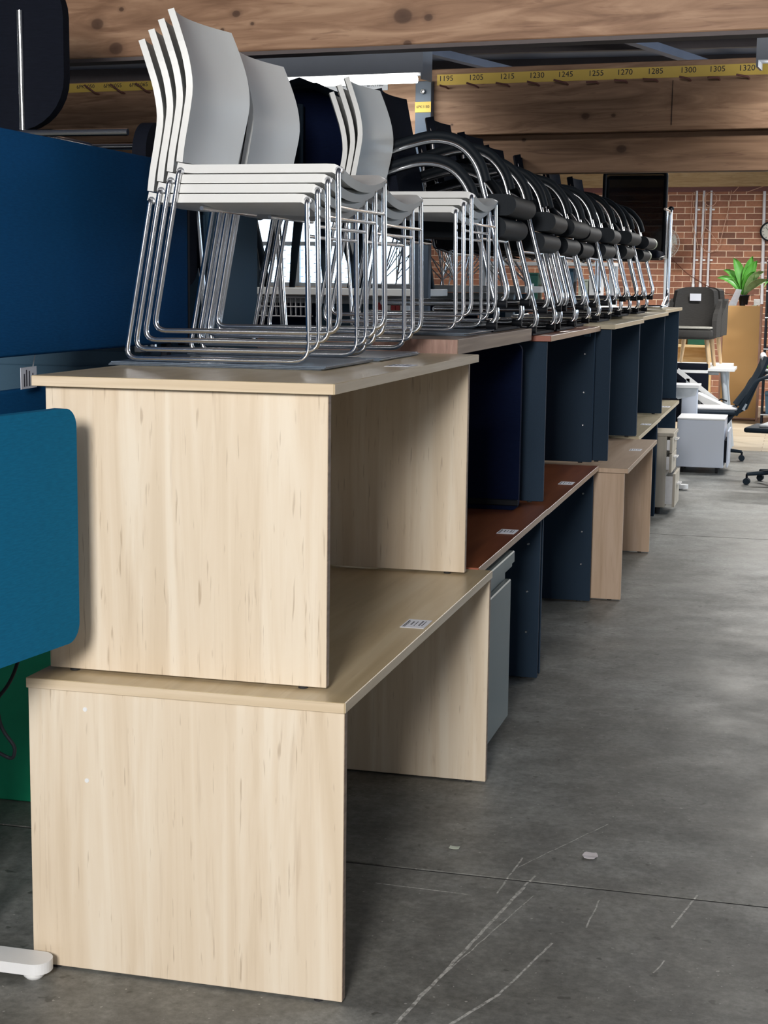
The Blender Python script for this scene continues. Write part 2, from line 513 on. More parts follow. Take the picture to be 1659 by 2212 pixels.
# ------------------------------------------------------------------ mesh helpers
class MB:
    def __init__(s):
        s.v, s.f, s.sm = [], [], []

    def add(s, vs, fs, smooth=False):
        o = len(s.v)
        s.v += [tuple(p) for p in vs]
        s.f += [[i + o for i in f] for f in fs]
        s.sm += [smooth] * len(fs)
        return s

    def box(s, x0, x1, y0, y1, z0, z1):
        vs = [(x, y, z) for z in (z0, z1) for y in (y0, y1) for x in (x0, x1)]
        return s.add(vs, [(0, 2, 3, 1), (4, 5, 7, 6), (0, 1, 5, 4), (2, 6, 7, 3), (0, 4, 6, 2), (1, 3, 7, 5)])

    def bbox(s, x0, x1, y0, y1, z0, z1, b=0.002):
        """box with chamfered edges"""
        bm = bmesh.new()
        bmesh.ops.create_cube(bm, size=1)
        for v in bm.verts:
            v.co = Vector(((x0 + x1) / 2 + v.co.x * (x1 - x0), (y0 + y1) / 2 + v.co.y * (y1 - y0), (z0 + z1) / 2 + v.co.z * (z1 - z0)))
        bmesh.ops.bevel(bm, geom=bm.edges[:], offset=b, segments=2 if b > 0.004 else 1, affect='EDGES', profile=0.5)
        bm.verts.index_update()
        s.add([v.co for v in bm.verts], [[v.index for v in f.verts] for f in bm.faces], b > 0.004)
        bm.free()
        return s

    def tube(s, pts, r, seg=8, closed=False, cap=True, r_end=None):
        pts = [Vector(p) for p in pts]
        n = len(pts)
        rings = []
        prev = None
        for i, p in enumerate(pts):
            if closed:
                t = (pts[(i + 1) % n] - pts[i - 1])
            else:
                t = pts[min(i + 1, n - 1)] - pts[max(i - 1, 0)]
            t.normalize()
            if prev is None:
                a = Vector((0, 0, 1)) if abs(t.z) < 0.9 else Vector((1, 0, 0))
                nn = t.cross(a).normalized()
            else:
                nn = (prev - t * prev.dot(t))
                if nn.length < 1e-6:
                    nn = t.orthogonal()
                nn.normalize()
            prev = nn
            bb = t.cross(nn)
            rr = r if r_end is None else r + (r_end - r) * i / (n - 1)
            rings.append([p + (nn * math.cos(2 * math.pi * k / seg) + bb * math.sin(2 * math.pi * k / seg)) * rr for k in range(seg)])
        vs = [q for ring in rings for q in ring]
        fs = []
        m = n if closed else n - 1
        for i in range(m):
            a, b = i * seg, ((i + 1) % n) * seg
            for k in range(seg):
                k2 = (k + 1) % seg
                fs.append((a + k, a + k2, b + k2, b + k))
        s.add(vs, fs, True)
        if cap and not closed:
            s.add(rings[0], [list(range(seg))[::-1]])
            s.add(rings[-1], [list(range(seg))])
        return s

    def lathe(s, prof, cx=0, cy=0, seg=20, axis='z', cz=0):
        vs, fs = [], []
        for (r, z) in prof:
            for k in range(seg):
                a = 2 * math.pi * k / seg
                c, d = r * math.cos(a), r * math.sin(a)
                if axis == 'z':
                    vs.append((cx + c, cy + d, cz + z))
                elif axis == 'y':
                    vs.append((cx + c, cy + z, cz + d))
                else:
                    vs.append((cx + z, cy + c, cz + d))
        for i in range(len(prof) - 1):
            for k in range(seg):
                k2 = (k + 1) % seg
                fs.append((i * seg + k, i * seg + k2, (i + 1) * seg + k2, (i + 1) * seg + k))
        s.add(vs, fs, True)
        s.add(vs[:seg], [list(range(seg))[::-1]])
        s.add(vs[-seg:], [list(range(seg))])
        return s

    def prism(s, poly, axis, a, b, smooth=False):
        """extrude a 2D polygon along axis between a and b"""
        n = len(poly)

        def P(u, v, w_):
            return {'x': (w_, u, v), 'y': (u, w_, v), 'z': (u, v, w_)}[axis]
        vs = [P(u, v, a) for u, v in poly] + [P(u, v, b) for u, v in poly]
        fs = [list(range(n))[::-1], list(range(n, 2 * n))]
        s.add(vs, fs)
        s.add(vs, [(i, (i + 1) % n, (i + 1) % n + n, i + n) for i in range(n)], smooth)
        return s

    def sheet(s, fn, nu, nv, thick):
        """double-sided shell from fn(u,v)->Vector with thickness along its normal"""
        P = [[Vector(fn(i / nu, j / nv)) for j in range(nv + 1)] for i in range(nu + 1)]
        Nn = [[None] * (nv + 1) for _ in range(nu + 1)]
        for i in range(nu + 1):
            for j in range(nv + 1):
                a = P[min(i + 1, nu)][j] - P[max(i - 1, 0)][j]
                b = P[i][min(j + 1, nv)] - P[i][max(j - 1, 0)]
                c = a.cross(b)
                Nn[i][j] = c.normalized() if c.length > 1e-9 else Vector((0, 0, 1))
        W = nv + 1
        vs = [P[i][j] for i in range(nu + 1) for j in range(W)] + [P[i][j] - Nn[i][j] * thick for i in range(nu + 1) for j in range(W)]
        o = (nu + 1) * W
        fs = []
        for i in range(nu):
            for j in range(nv):
                a, b, c, d = i * W + j, (i + 1) * W + j, (i + 1) * W + j + 1, i * W + j + 1
                fs.append((a, b, c, d))
                fs.append((a + o, d + o, c + o, b + o))
        s.add(vs, fs, True)
        es = []
        for i in range(nu):
            es.append((i * W, i * W + o, (i + 1) * W + o, (i + 1) * W))
            es.append((i * W + nv, (i + 1) * W + nv, (i + 1) * W + nv + o, i * W + nv + o))
        for j in range(nv):
            es.append((j, j + 1, j + 1 + o, j + o))
            k = nu * W
            es.append((k + j, k + j + o, k + j + 1 + o, k + j + 1))
        s.add(vs, es, False)
        return s

    def build(s, name, mat, parent=None):
        me = bpy.data.meshes.new(name)
        me.from_pydata(s.v, [], s.f)
        me.polygons.foreach_set('use_smooth', s.sm)
        me.materials.append(M[mat] if isinstance(mat, str) else mat)
        me.update()
        o = bpy.data.objects.new(name, me)
        COL.objects.link(o)
        o.parent = parent
        return o


def fillet(pts, r, n=5):
    """round the corners of a 3-D polyline"""
    pts = [Vector(p) for p in pts]
    out = [pts[0]]
    for i in range(1, len(pts) - 1):
        rr = r[i - 1] if isinstance(r, (list, tuple)) else r
        a, b, c = pts[i - 1], pts[i], pts[i + 1]
        d1, d2 = (a - b), (c - b)
        k = min(rr, d1.length * 0.49, d2.length * 0.49)
        p, q = b + d1.normalized() * k, b + d2.normalized() * k
        for j in range(n + 1):
            t = j / n
            out.append(p * (1 - t) ** 2 + b * 2 * t * (1 - t) + q * t * t)
    out.append(pts[-1])
    return out


def rrect(u0, u1, v0, v1, r, n=6):
    out = []
    for cu, cv, a0 in ((u1 - r, v1 - r, 0), (u0 + r, v1 - r, 90), (u0 + r, v0 + r, 180), (u1 - r, v0 + r, 270)):
        for k in range(n + 1):
            a = R(a0 + 90 * k / n)
            out.append((cu + r * math.cos(a), cv + r * math.sin(a)))
    return out


def tag(o, label, cat, group=None, kind=None):
    if label:
        o['label'] = label
    if cat:
        o['category'] = cat
    if group:
        o['group'] = group
    if kind:
        o['kind'] = kind
    return o


def thing(name, label, cat, loc=(0, 0, 0), rz=0.0, group=None):
    o = bpy.data.objects.new(name, None)
    o.empty_display_size = 0.1
    COL.objects.link(o)
    o.location = loc
    o.rotation_euler = (0, 0, rz)
    return tag(o, label, cat, group)


def copy_tree(o, parent=None):
    c = o.copy()
    COL.objects.link(c)
    c.parent = parent
    for ch in o.children:
        copy_tree(ch, c)
    return c


def struct(o):
    o['kind'] = 'structure'
    return o


def text(body, size, mat, parent, loc, rot=(0, 0, 0), name='lettering', ext=0.0004, shear=0.0, sx=1.0):
    cu = bpy.data.curves.new(name, 'FONT')
    cu.body = body
    cu.size = size
    cu.extrude = ext
    cu.shear = shear
    cu.align_x = 'CENTER'
    cu.align_y = 'CENTER'
    cu.resolution_u = 3
    t = bpy.data.objects.new('tmp_text', cu)
    COL.objects.link(t)
    dg = bpy.context.evaluated_depsgraph_get()
    dg.update()
    me = bpy.data.meshes.new_from_object(t.evaluated_get(dg))
    bpy.data.objects.remove(t)
    bpy.data.curves.remove(cu)
    me.name = name
    me.materials.clear()
    me.materials.append(M[mat])
    o = bpy.data.objects.new(name, me)
    COL.objects.link(o)
    o.parent = parent
    o.location = loc
    o.rotation_euler = rot
    o.scale = (sx, 1, 1)
    return o


BA = R(-6.0)            # the building stands six degrees off the desk rows
WL = (-0.278, 19.617, 0)  # brick wall
TL = (-0.447, 5.773, 0)   # belt-hook truss
BL = (-0.375, 2.133, 0)   # near beam


def bw(loc, s, t=0.0, z=0.0):
    c, d = math.cos(BA), math.sin(BA)
    return Vector((loc[0] + c * s - d * t, loc[1] + d * s + c * t, z))


# ================================================================== STRUCTURE
# floor: slabs with open joints
fl = MB().box(-9.5, 7.5, -9.5, 21.2, -0.06, -0.02).build('floor', 'dark_rubber')
struct(fl)
ys = [-9.4, -5.7, 0.902, 7.45, 13.35]
for i in range(4):
    sl = MB().bbox(-9.4, 7.4, ys[i] + 0.006, ys[i + 1] - 0.006, -0.02, 0.0, 0.0015)
    o = sl.build('slab', 'concrete', fl)
for yj in ys[1:]:
    MB().box(-9.4, 7.4, yj - .0062, yj + .0062, -0.0195, -0.0028).build('joint_filler', 'dark_rubber', fl)
pk = MB().box(-9.4, 7.4, 13.357, 21.0, -0.02, 0.001).build('plank_floor', 'planks', fl)

# ceiling with purlins
ce = MB().box(-9.5, 7.5, -9.5, 21.2, 3.62, 3.70).build('ceiling', 'ceil')
struct(ce)
for k in range(14):
    y = 3.2 + k * 1.25
    c = MB().box(-9.4, 7.4, y, y + 0.07, 3.50, 3.62).build('purlin', 'purlin', ce)
    c.rotation_euler = (0, 0, 0)
for k in range(5):
    a = MB().box(-0.04, 0.04, 0, 16.0, 3.44, 3.50).build('batten', 'ceil', ce)
    a.location = (-3.6 + k * 1.7, 4.0, 0)
    a.rotation_euler = (0, 0, R(-18))

# back wall of brick, with a window at its left part
wb = MB()
wb.box(-9.2, -7.72, -0.001, 0.25, 0, 3.62)
wb.box(-7.72, -4.48, -0.001, 0.25, 0, 1.60)
wb.box(-7.72, -4.48, -0.001, 0.25, 3.2, 3.62)
wb.box(-4.48, 8.0, -0.001, 0.25, 0, 3.62)
wallb = struct(wb.build('wall_back', 'mortar'))
wallb.location = WL
wallb.rotation_euler = (0, 0, BA)
BW, BH = 0.240, 0.0862
bme = MB().bbox(-0.115, 0.115, 0, 0.028, 0, 0.0765, 0.003)
proto = None
sb = MB()
nrow = 0
cnt = 0
z = 0.02
row = 0
while z < 3.02:
    off = (row % 2) * BW / 2 + 0.02
    k = -38
    while k * BW + off < 6.0:
        s = k * BW + off
        k += 1
        if s < -9.1 or (-7.85 < s < -4.36 and 1.53 < z < 3.2):
            continue
        if -0.98 < s < 0.92 and z > 1.05 and cnt < 300:
            if proto is None:
                proto = bme.build('brick', 'brick', wallb)
                o = proto
            else:
                o = proto.copy()
                COL.objects.link(o)
            o.location = (s, -0.006 + random.uniform(-.002, .003), z)
            cnt += 1
        elif s < 2.0:
            d = random.uniform(-.002, .003)
            sb.box(s - .115, s + .115, -0.006 + d, 0.022, z, z + .0765)
    z += BH
    row += 1
so = sb.build('brickwork', 'brick_stuff', wallb)
so['kind'] = 'stuff'

# window in the back wall
wn = MB()
for (x0, x1, z0, z1) in ((-7.72, -7.60, 1.60, 3.2), (-4.60, -4.48, 1.60, 3.2), (-7.72, -4.48, 1.60, 1.66), (-7.72, -4.48, 3.1, 3.2),
                         (-6.50, -6.40, 1.60, 3.2), (-5.56, -5.46, 1.60, 3.2)):
    wn.box(x0, x1, 0.03, 0.10, z0, z1)
win = struct(wn.build('window_1', 'winframe'))
win.location = WL
win.rotation_euler = (0, 0, BA)
for (x0, x1) in ((-7.60, -6.50), (-6.40, -5.56), (-5.46, -4.60)):
    MB().box(x0, x1, 0.05, 0.09, 2.22, 2.285).build('glazing_bar', 'winframe', win)
    MB().box(x0, x1, 0.066, 0.070, 1.66, 2.22).build('pane', 'glass', win)
    MB().box(x0, x1, 0.066, 0.070, 2.285, 3.1).build('pane', 'glass', win)
# hexagonal security mesh outside the lower lights
hx = MB()
for r_ in range(9):
    for c_ in range(20):
        cx = -7.52 + c_ * 0.15 + (r_ % 2) * 0.075
        if not (-7.6 < cx < -5.5):
            continue
        cz = 1.68 + r_ * 0.0675
        hx.box(cx - .022, cx + .022, .112, .118, cz - .005, cz + .005)
        for sg in (-1, 1):
            for s2 in (-1, 1):
                hx.tube([(cx + sg * .022, .115, cz), (cx + sg * .053, .115, cz + s2 * .0675)], .0022, 4, cap=False)
hm = hx.build('security_mesh', 'meshwire', win)

# other walls (outside the view; high openings front and right shaped for daylight)
w_l = struct(MB().box(-9.6, -9.4, -9.5, 21.2, 0, 3.62).build('wall_left', 'wallpaint'))
wr = MB()
wr.box(7.4, 7.6, -9.5, 21.2, 0, 2.0).box(7.4, 7.6, -9.5, 3.0, 2.0, 3.62).box(7.4, 7.6, 16.0, 21.2, 2.0, 3.62).box(7.4, 7.6, 3.0, 16.0, 3.3, 3.62)
w_r = struct(wr.build('wall_right', 'wallpaint'))
wf = MB()
wf.box(-9.5, 0.2, -6.7, -6.5, 0, 3.62).box(1.5, 7.5, -6.7, -6.5, 0, 3.62).box(0.2, 1.5, -6.7, -6.5, 0, 2.45).box(0.2, 1.5, -6.7, -6.5, 3.6, 3.62)
w_f = struct(wf.build('wall_front', 'wallpaint'))

# roof beams
bm_ = MB().bbox(-3.6, 4.0, 0, 0.09, 2.50, 2.95, 0.004)
beam = struct(bm_.build('trim_1', 'beam'))
beam['label'] = 'large knotty laminated timber beam across the top'
beam.location = BL
beam.rotation_euler = (0, 0, BA)
MB().box(-3.6, 4.0, 0.004, 0.088, 2.486, 2.4995).build('soffit_strip', 'purlin', beam)

tr = MB().bbox(-5.5, 4.0, 0, 0.09, 2.531, 2.906, 0.003)
truss = struct(tr.build('trim_2', 'beam2'))
truss['label'] = 'timber beam with yellow tape and belt hooks'
truss.location = TL
truss.rotation_euler = (0, 0, BA)
MB().bbox(-5.5, 4.0, 0.05, 0.14, 2.31, 2.528, 0.003).build('lower_beam', 'beam3', truss)
MB().box(0.655, 0.658, -0.002, 0.02, 2.56, 2.80).build('board_joint', 'char_edge', truss)

ply = struct(MB().bbox(-2.3, 6.5, -0.05, 0.015, 3.053, 3.30, 0.003).build('trim_3', 'ply'))
ply['label'] = 'pale plywood lintel above the brick wall'
ply.location = WL
ply.rotation_euler = (0, 0, BA)
rs = struct(MB().box(-2.3, 6.5, -0.03, 0.015, 2.985, 3.05).build('trim_4', 'redsteel'))
rs['label'] = 'dark red steel strip under the plywood lintel'
rs.location = WL
rs.rotation_euler = (0, 0, BA)

# steel column
pc = bw(TL, -0.782)
col = thing('steel_column', 'blue grey steel column bolted to the hook beam', 'column', (pc.x, pc.y, 0), BA)
MB().bbox(-.049, .049, -.05, -.002, 0, 2.836, .003).build('post', 'col_steel', col)
MB().lathe([(.008, 0), (.008, -.014), (.015, -.014), (.015, -.003)][::-1], 0, -.05, 8, 'y', 2.777).build('bolt', 'steel', col)
lb = MB().box(-.049, .049, -.053, -.0505, 2.659, 2.719).build('tape_label', 'yellow', col)
text('6PK1180', .022, 'ink', lb, (0, -.0535, 2.690), (R(90), 0, 0))

# hook tapes with handwriting
def tape(name, label, s0, s1, z0, z1, mat, words):
    p = bw(TL, (s0 + s1) / 2)
    t = thing(name, label, 'tape', (p.x, p.y, 0), BA, 'number tapes on the hook beam')
    h = (s1 - s0) / 2
    tp = MB().box(-h, h, -.004, -.0005, z0, z1).build('tape_strip', mat, t)
    for s, wd, sz in words:
        text(wd, sz, 'ink', tp, (s - (s0 + s1) / 2, -.0045, (z0 + z1) / 2 + .006), (R(90), 0, 0), sx=1.05)
    return t


NUM = ['1195', '1205', '1215', '1230', '1245', '1255', '1270', '1285', '1300', '1305', '1320']
SP = [-.66, -.478, -.293, -.118, .049, .224, .387, .558, .739, .897, 1.056]
tape('number_tape', 'yellow tape strip handwritten with belt numbers 1195 to 1320', -.715, 1.45, 2.815, 2.875, 'yellow', [(s, n_, .043) for s, n_ in zip(SP, NUM)])
tape('number_tape', 'short yellow tape handwritten 6PK1050 to 6PK1065 behind white chairs', -3.4, -2.3, 2.846, 2.90, 'yellow',
     [(-3.06, '6PK1050', .034), (-2.865, '6PK1055', .034), (-2.68, '6PK1065', .034)])
tape('number_tape', 'white lit tape reading 1145 and 6PK1180 under the light', -1.55, -1.02, 2.797, 2.848, 'tape_lit',
     [(-1.30, '6PK1145', .027), (-1.10, '6PK1180', .027)])


def hook(s, z, lx, lz, lab):
    p = bw(TL, s, -.002)
    t = MB().tube(fillet([(0, 0, 0), (0, -.05, 0.004), (lx, -.075, lz)], .01, 3), .0055, 6)
    o = t.build('belt_hook', 'redsteel')
    o.location = (p.x, p.y, z)
    o.rotation_euler = (0, 0, BA)
    return tag(o, lab, 'hook', 'belt hooks on the beam')


for s, n_, in zip(SP, NUM):
    hook(s + .015, 2.795, random.uniform(-.07, -.02), random.uniform(.0, .02), 'small rusty steel hook under the tape number ' + n_)
for s, n_ in ((-2.965, '6PK1050'), (-2.78, '6PK1055'), (-2.60, '6PK1065')):
    hook(s, 2.83, -.06, .05, 'small rusty steel hook beside the handwriting ' + n_)


# batten lights (visible pair, aisle pair inferred from the bright floor, others added for light)
def lamp(s, base, t, z, lab, power=26, grp='fluorescent batten lights', size=1.25):
    p = bw(base, s, t)
    o = thing('batten_light', lab, 'light', (p.x, p.y, z), BA, grp)
    h = size / 2
    body = MB()
    body.prism([(-.075, 0), (.075, 0), (.085, .14), (-.085, .14)], 'x', -h, h)
    body.build('housing', 'lampbody', o)
    MB().box(-h - .012, -h, -.08, .08, -.035, .143).build('end_cap', 'lampbody', o)
    MB().box(h, h + .012, -.08, .08, -.035, .143).build('end_cap', 'lampbody', o)
    MB().tube([(-h + .05, 0, -.028), (h - .05, 0, -.028)], .02, 10).build('tube', 'tube_on', o)
    MB().tube([(-h + .2, 0, .11), (-h + .2, 0, 3.62 - z)], .004, 5).build('hanger', 'steel', o)
    MB().tube([(h - .2, 0, .11), (h - .2, 0, 3.62 - z)], .004, 5).build('hanger', 'steel', o)
    ld = bpy.data.lights.new('tube_light', 'AREA')
    ld.shape = 'RECTANGLE'
    ld.size = size - .1
    ld.size_y = .08
    ld.energy = power
    ld.color = (1.0, 0.97, 0.92)
    lo = bpy.data.objects.new('tube_light', ld)
    COL.objects.link(lo)
    lo.parent = o
    lo.location = (0, 0, -.055)
    return o


lamp(-1.29, TL, -.35, 2.835, 'lit fluorescent batten above the white chairs', 7)
lamp(1.80, TL, -.35, 2.835, 'fluorescent batten cut by the right picture edge', 7)
lamp(0.7, (0, 12.0, 0), 0, 3.1, 'fluorescent batten over the far end of the aisle', 60)
lamp(2.6, (0, 9.2, 0), 0, 3.1, 'fluorescent batten right of the far aisle', 70)
lamp(1.6, (0, 16.0, 0), 0, 3.1, 'added fluorescent batten lighting the brick wall', 150)  # this and the next lamp are added to brighten the brickwork
lamp(-1.6, (0, 16.4, 0), 0, 3.1, 'added fluorescent batten lighting the brick wall at left', 120)
lamp(2.8, (0, -4.6, 0), 0, 3.3, 'added fluorescent batten lighting the unseen front wall', 14)  # this and the next are added so lit walls reflect in the chrome
lamp(-2.2, (0, -4.8, 0), 0, 3.3, 'added fluorescent batten lighting the unseen front wall at left', 6)

# ================================================================== DESKS
def label_paper(loc, rz, lab, w_=.068, h_=.110):
    t = thing('price_label', lab, 'label', loc, rz, 'paper price labels on the desks')
    MB().box(-w_ / 2, w_ / 2, -h_ / 2, h_ / 2, 0.0003, .0012).build('paper', 'paper', t)
    ink = MB()
    ink.box(-w_ / 2 + .005, -w_ / 2 + .008, -h_ / 2 + .008, h_ / 2 - .012, .0013, .0015)
    ink.box(-w_ / 2 + .010, -w_ / 2 + .012, -h_ / 2 + .008, h_ / 2 - .030, .0013, .0015)
    for j, xx in enumerate((.020, .032, .044, .054)):
        y0 = -h_ / 2 + random.uniform(.02, .04)
        while y0 < h_ / 2 - .03:
            ln = random.uniform(.006, .016)
            ink.box(-w_ / 2 + xx, -w_ / 2 + xx + (.005 if j % 2 == 0 else .003), y0, y0 + ln, .0013, .0015)
            y0 += ln + .004
    ink.build('print', 'ink', t)
    return t


def desk(label, x0, x1, y0, y1, z0, H, top, edge, leg, T=.025, ins=.025, ov=.022, near_edge=None, modesty=True, screws=False, leg_edge=None, pt=.024):
    """rectangular office desk of two end panels, top and modesty panel; local origin at its near right floor corner"""
    t = thing('desk', label, 'desk', (x1, y0, z0))
    D, L = x1 - x0, y1 - y0
    tp = MB().bbox(-D, 0, 0, L, H - T, H, .0015).build('desktop', top, t)
    MB().box(-D + .002, .0012, .002, L - .002, H - T + .001, H - .0012).build('edge_band', edge, tp)
    MB().box(-D + .002, -.002, -.0012, .002, H - T + .001, H - .0012).build('edge_band', near_edge or edge, tp)
    for k, yy in enumerate((ins, L - ins - pt)):
        pn = MB().bbox(-D + ov, -ov, yy, yy + pt, .006, H - T - .0005, .001).build('end_panel', leg, t)
        MB().box(-ov - .0005, -ov + .0010, yy + .002, yy + pt - .002, .008, H - T - .002).build('panel_edge', leg_edge or leg, pn)
        for xx in (-D + ov + .06, -ov - .06):
            MB().lathe([(.012, 0), (.012, .006)], xx, yy + pt / 2, 10).build('glide', 'dark_rubber', pn)
        if screws and k == 1:
            for zz in (H * .28, H * .52, H * .80):
                MB().lathe([(.006, 0), (.004, -.003)], -ov - .05, yy, 10, 'y', zz).build('screw_cap', 'steel', pn)
    if modesty:
        MB().box(-D + .10, -D + .118, ins + pt, L - ins - pt, H * .30, H - T).build('modesty_panel', leg, t)
    return t


dA = desk('pale oak desk at floor level nearest the camera', -.80, 0, 0, 1.771, 0, .7304, 'oak_h', 'oak_e', 'oak_v', ins=.006, ov=.003, leg_edge='walnut')
pcap = [c for c in dA.children if c.name.startswith('end_panel')][0]
for (xx, zz) in ((-.648, .662), (-.646, .486)):
    MB().lathe([(.0055, 0), (.0055, -.002)][::-1], xx, .006, 12, 'y', zz).build('cover_cap', 'white', pcap)
dA2 = desk('pale oak desk stacked on top of the nearest one', -.803, -.05, .064, 1.714, .7315, .7210, 'oak_h', 'oak_e', 'oak_v', ins=.028, ov=.023, leg_edge='walnut')
MB().lathe([(.012, 0), (.012, .03)], -.28, 1.42, 10, 'z', .66).build('cable_clip', 'black', dA2)
dB = desk('cherry topped floor desk with charcoal ends behind the pale desks', -.80, -.048, 1.782, 3.268, 0, .734, 'cherry', 'cherry_e', 'charcoal', near_edge='cherry_n', screws=True, ins=.03)
dC = desk('cherry topped floor desk under the upper cherry desk', -.80, -.05, 3.272, 5.000, 0, .730, 'cherry', 'cherry_e', 'charcoal', near_edge='cherry_n', screws=True, ins=.02)
dD = desk('beech desk with beech end panels on the floor', -.66, .105, 5.02, 6.70, 0, .718, 'beech_h', 'beech_h', 'beech_v', near_edge='beech_v')
dE = desk('lime topped floor desk with charcoal ends after the beech desk', -.80, -.01, 6.72, 8.30, 0, .730, 'lime_h', 'lime_h', 'charcoal')
dF = desk('farthest lime topped floor desk with charcoal ends', -.80, -.015, 8.32, 10.10, 0, .730, 'lime_h', 'lime_h', 'charcoal')
# upper row
dB2 = thing('desk', 'thick walnut topped desk stacked on the cherry desk', 'desk', (-.135, 1.785, .7345))
tp = MB().bbox(-.70, 0, 0, 1.47, .712, .762, .0015).build('desktop', 'walnut', dB2)
MB().box(-.698, -.002, -.0015, .002, .7135, .7605).build('edge_band', 'walnut_n', tp)
for (x, y) in ((-.64, .04), (-.64, 1.36), (-.45, .04)):
    MB().bbox(x - .025, x + .025, y, y + .05, 0, .712, .003).build('leg', 'black', dB2)
fs_ = thing('desk_screen', 'navy fabric screen panel under the walnut desktop', 'screen', (-.16, 3.17, .7355))
MB().prism(rrect(-.575, 0, 0, .70, .03), 'y', 0, .030).build('fabric_panel', 'navy_fab', fs_)
MB().bbox(-.56, .0, -.012, .001, .02, .045, .003).build('lower_rail', 'black', fs_)
dC2 = desk('cherry topped desk with charcoal ends stacked on the cherry floor desks', -.80, -.077, 3.415, 5.115, .7345, .728, 'cherry', 'cherry_e', 'charcoal', near_edge='cherry_n', screws=True)
dD2 = desk('lime topped desk with charcoal ends stacked after the cherry one', -.78, -.002, 5.13, 6.70, .7345, .738, 'lime_h', 'lime_h', 'charcoal', near_edge='lime_h')
dE2 = desk('lime topped desk in the middle of the far upper row', -.79, -.008, 6.712, 8.60, .7315, .755, 'lime_h', 'lime_h', 'charcoal')
dF2 = desk('lime topped desk at the far end of the upper row', -.80, -.030, 8.612, 10.25, .7315, .770, 'lime_h', 'lime_h', 'charcoal')
MB().lathe([(.04, 0), (.04, .012)], -.10, 8.3 - 6.712, 16, 'z', .718).build('cable_grommet', 'slate', dE2)
MB().box(-.075, -.045, 1.62, 1.65, .675, .70).build('corner_bracket', 'slate', dC2)

label_paper((-.0445, .874, .7305), 0, 'price label lying on the lower pale oak desk')
label_paper((-.105, .90, 1.4527), 0, 'price label lying on the upper pale oak desk')
label_paper((-.098, 2.590, .7342), 0, 'price label on the nearer cherry desktop')
label_paper((-.104, 4.20, .7302), 0, 'price label on the farther cherry desktop')
label_paper((.042, 6.017, .7182), 0, 'price label on the beech desktop')
label_paper((-.055, 7.646, .7302), 0, 'price label on the lime desktop after the beech desk')
label_paper((-.062, 9.32, .7302), 0, 'price label on the farthest lime desktop')

# ------------------------------------------------------------------ pedestals
pg = thing('steel_pedestal', 'grey steel drawer pedestal beside the far panel of the near desk', 'pedestal', (-.052, 1.845, 0))
MB().bbox(-.50, -.02, 0, .57, .03, .64, .003).build('body', 'grey_metal', pg)
MB().bbox(-.51, .012, -.002, .585, .645, .69, .004).build('lid', 'grey_metal', pg)
MB().bbox(-.51, .004, 0, .58, .628, .645, .003).build('lid_rim', 'grey_metal', pg)
dr = MB().bbox(-.02, .004, .004, .565, .055, .585, .004).build('drawer_front', 'grey_metal', pg)
MB().box(.004, .0055, .06, .10, .44, .56).build('paper_label', 'paper', dr)
for yy in (.05, .52):
    MB().lathe([(.02, 0), (.02, .03)], -.10, yy, 12).build('castor', 'dark_rubber', pg)
    MB().lathe([(.02, 0), (.02, .03)], -.44, yy, 12).build('castor', 'dark_rubber', pg)

po = thing('drawer_pedestal', 'oak drawer pedestal with silver handles under the farthest floor desk', 'pedestal', (.075, 8.42, 0))
MB().bbox(-.52, -.045, 0, .42, .05, .58, .002).build('body', 'oakped', po)
MB().bbox(-.53, .005, -.005, .425, .58, .605, .002).build('top', 'oakped', po)
for (z0, z1, dx) in ((.455, .572, 0), (.31, .448, 0), (.055, .303, .03)):
    d_ = MB().bbox(-.022 + dx, -.003 + dx, .003, .417, z0, z1, .002).build('drawer_front', 'oakped', po)
    MB().box(-.045, -.022 + dx, .02, .40, z0 + .02, z1 - .02).build('drawer_box', 'steel', d_)
    MB().bbox(-.003 + dx, .028 + dx, .14, .27, (z0 + z1) / 2 + .03, (z0 + z1) / 2 + .042, .003).build('handle', 'handle', d_)
for yy in (.05, .37):
    MB().lathe([(.02, 0), (.02, .05)], -.10, yy, 12).build('castor', 'dark_rubber', po)
    MB().lathe([(.02, 0), (.02, .05)], -.45, yy, 12).build('castor', 'dark_rubber', po)

pw = thing('mobile_pedestal', 'white mobile pedestal with open door past the desk row', 'pedestal', (-.10, 11.15, 0))
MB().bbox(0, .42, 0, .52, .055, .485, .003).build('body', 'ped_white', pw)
MB().bbox(-.003, .423, -.003, .525, .485, .50, .002).build('top', 'white', pw)
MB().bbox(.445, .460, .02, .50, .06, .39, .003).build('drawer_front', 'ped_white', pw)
MB().box(.42, .445, .06, .46, .10, .30).build('drawer_box', 'char_edge', pw)
for xx in (.05, .36):
    for yy in (.06, .46):
        MB().lathe([(.027, -.012), (.027, .012)], xx, yy, 14, 'x', .027).build('castor', 'dark_rubber', pw)

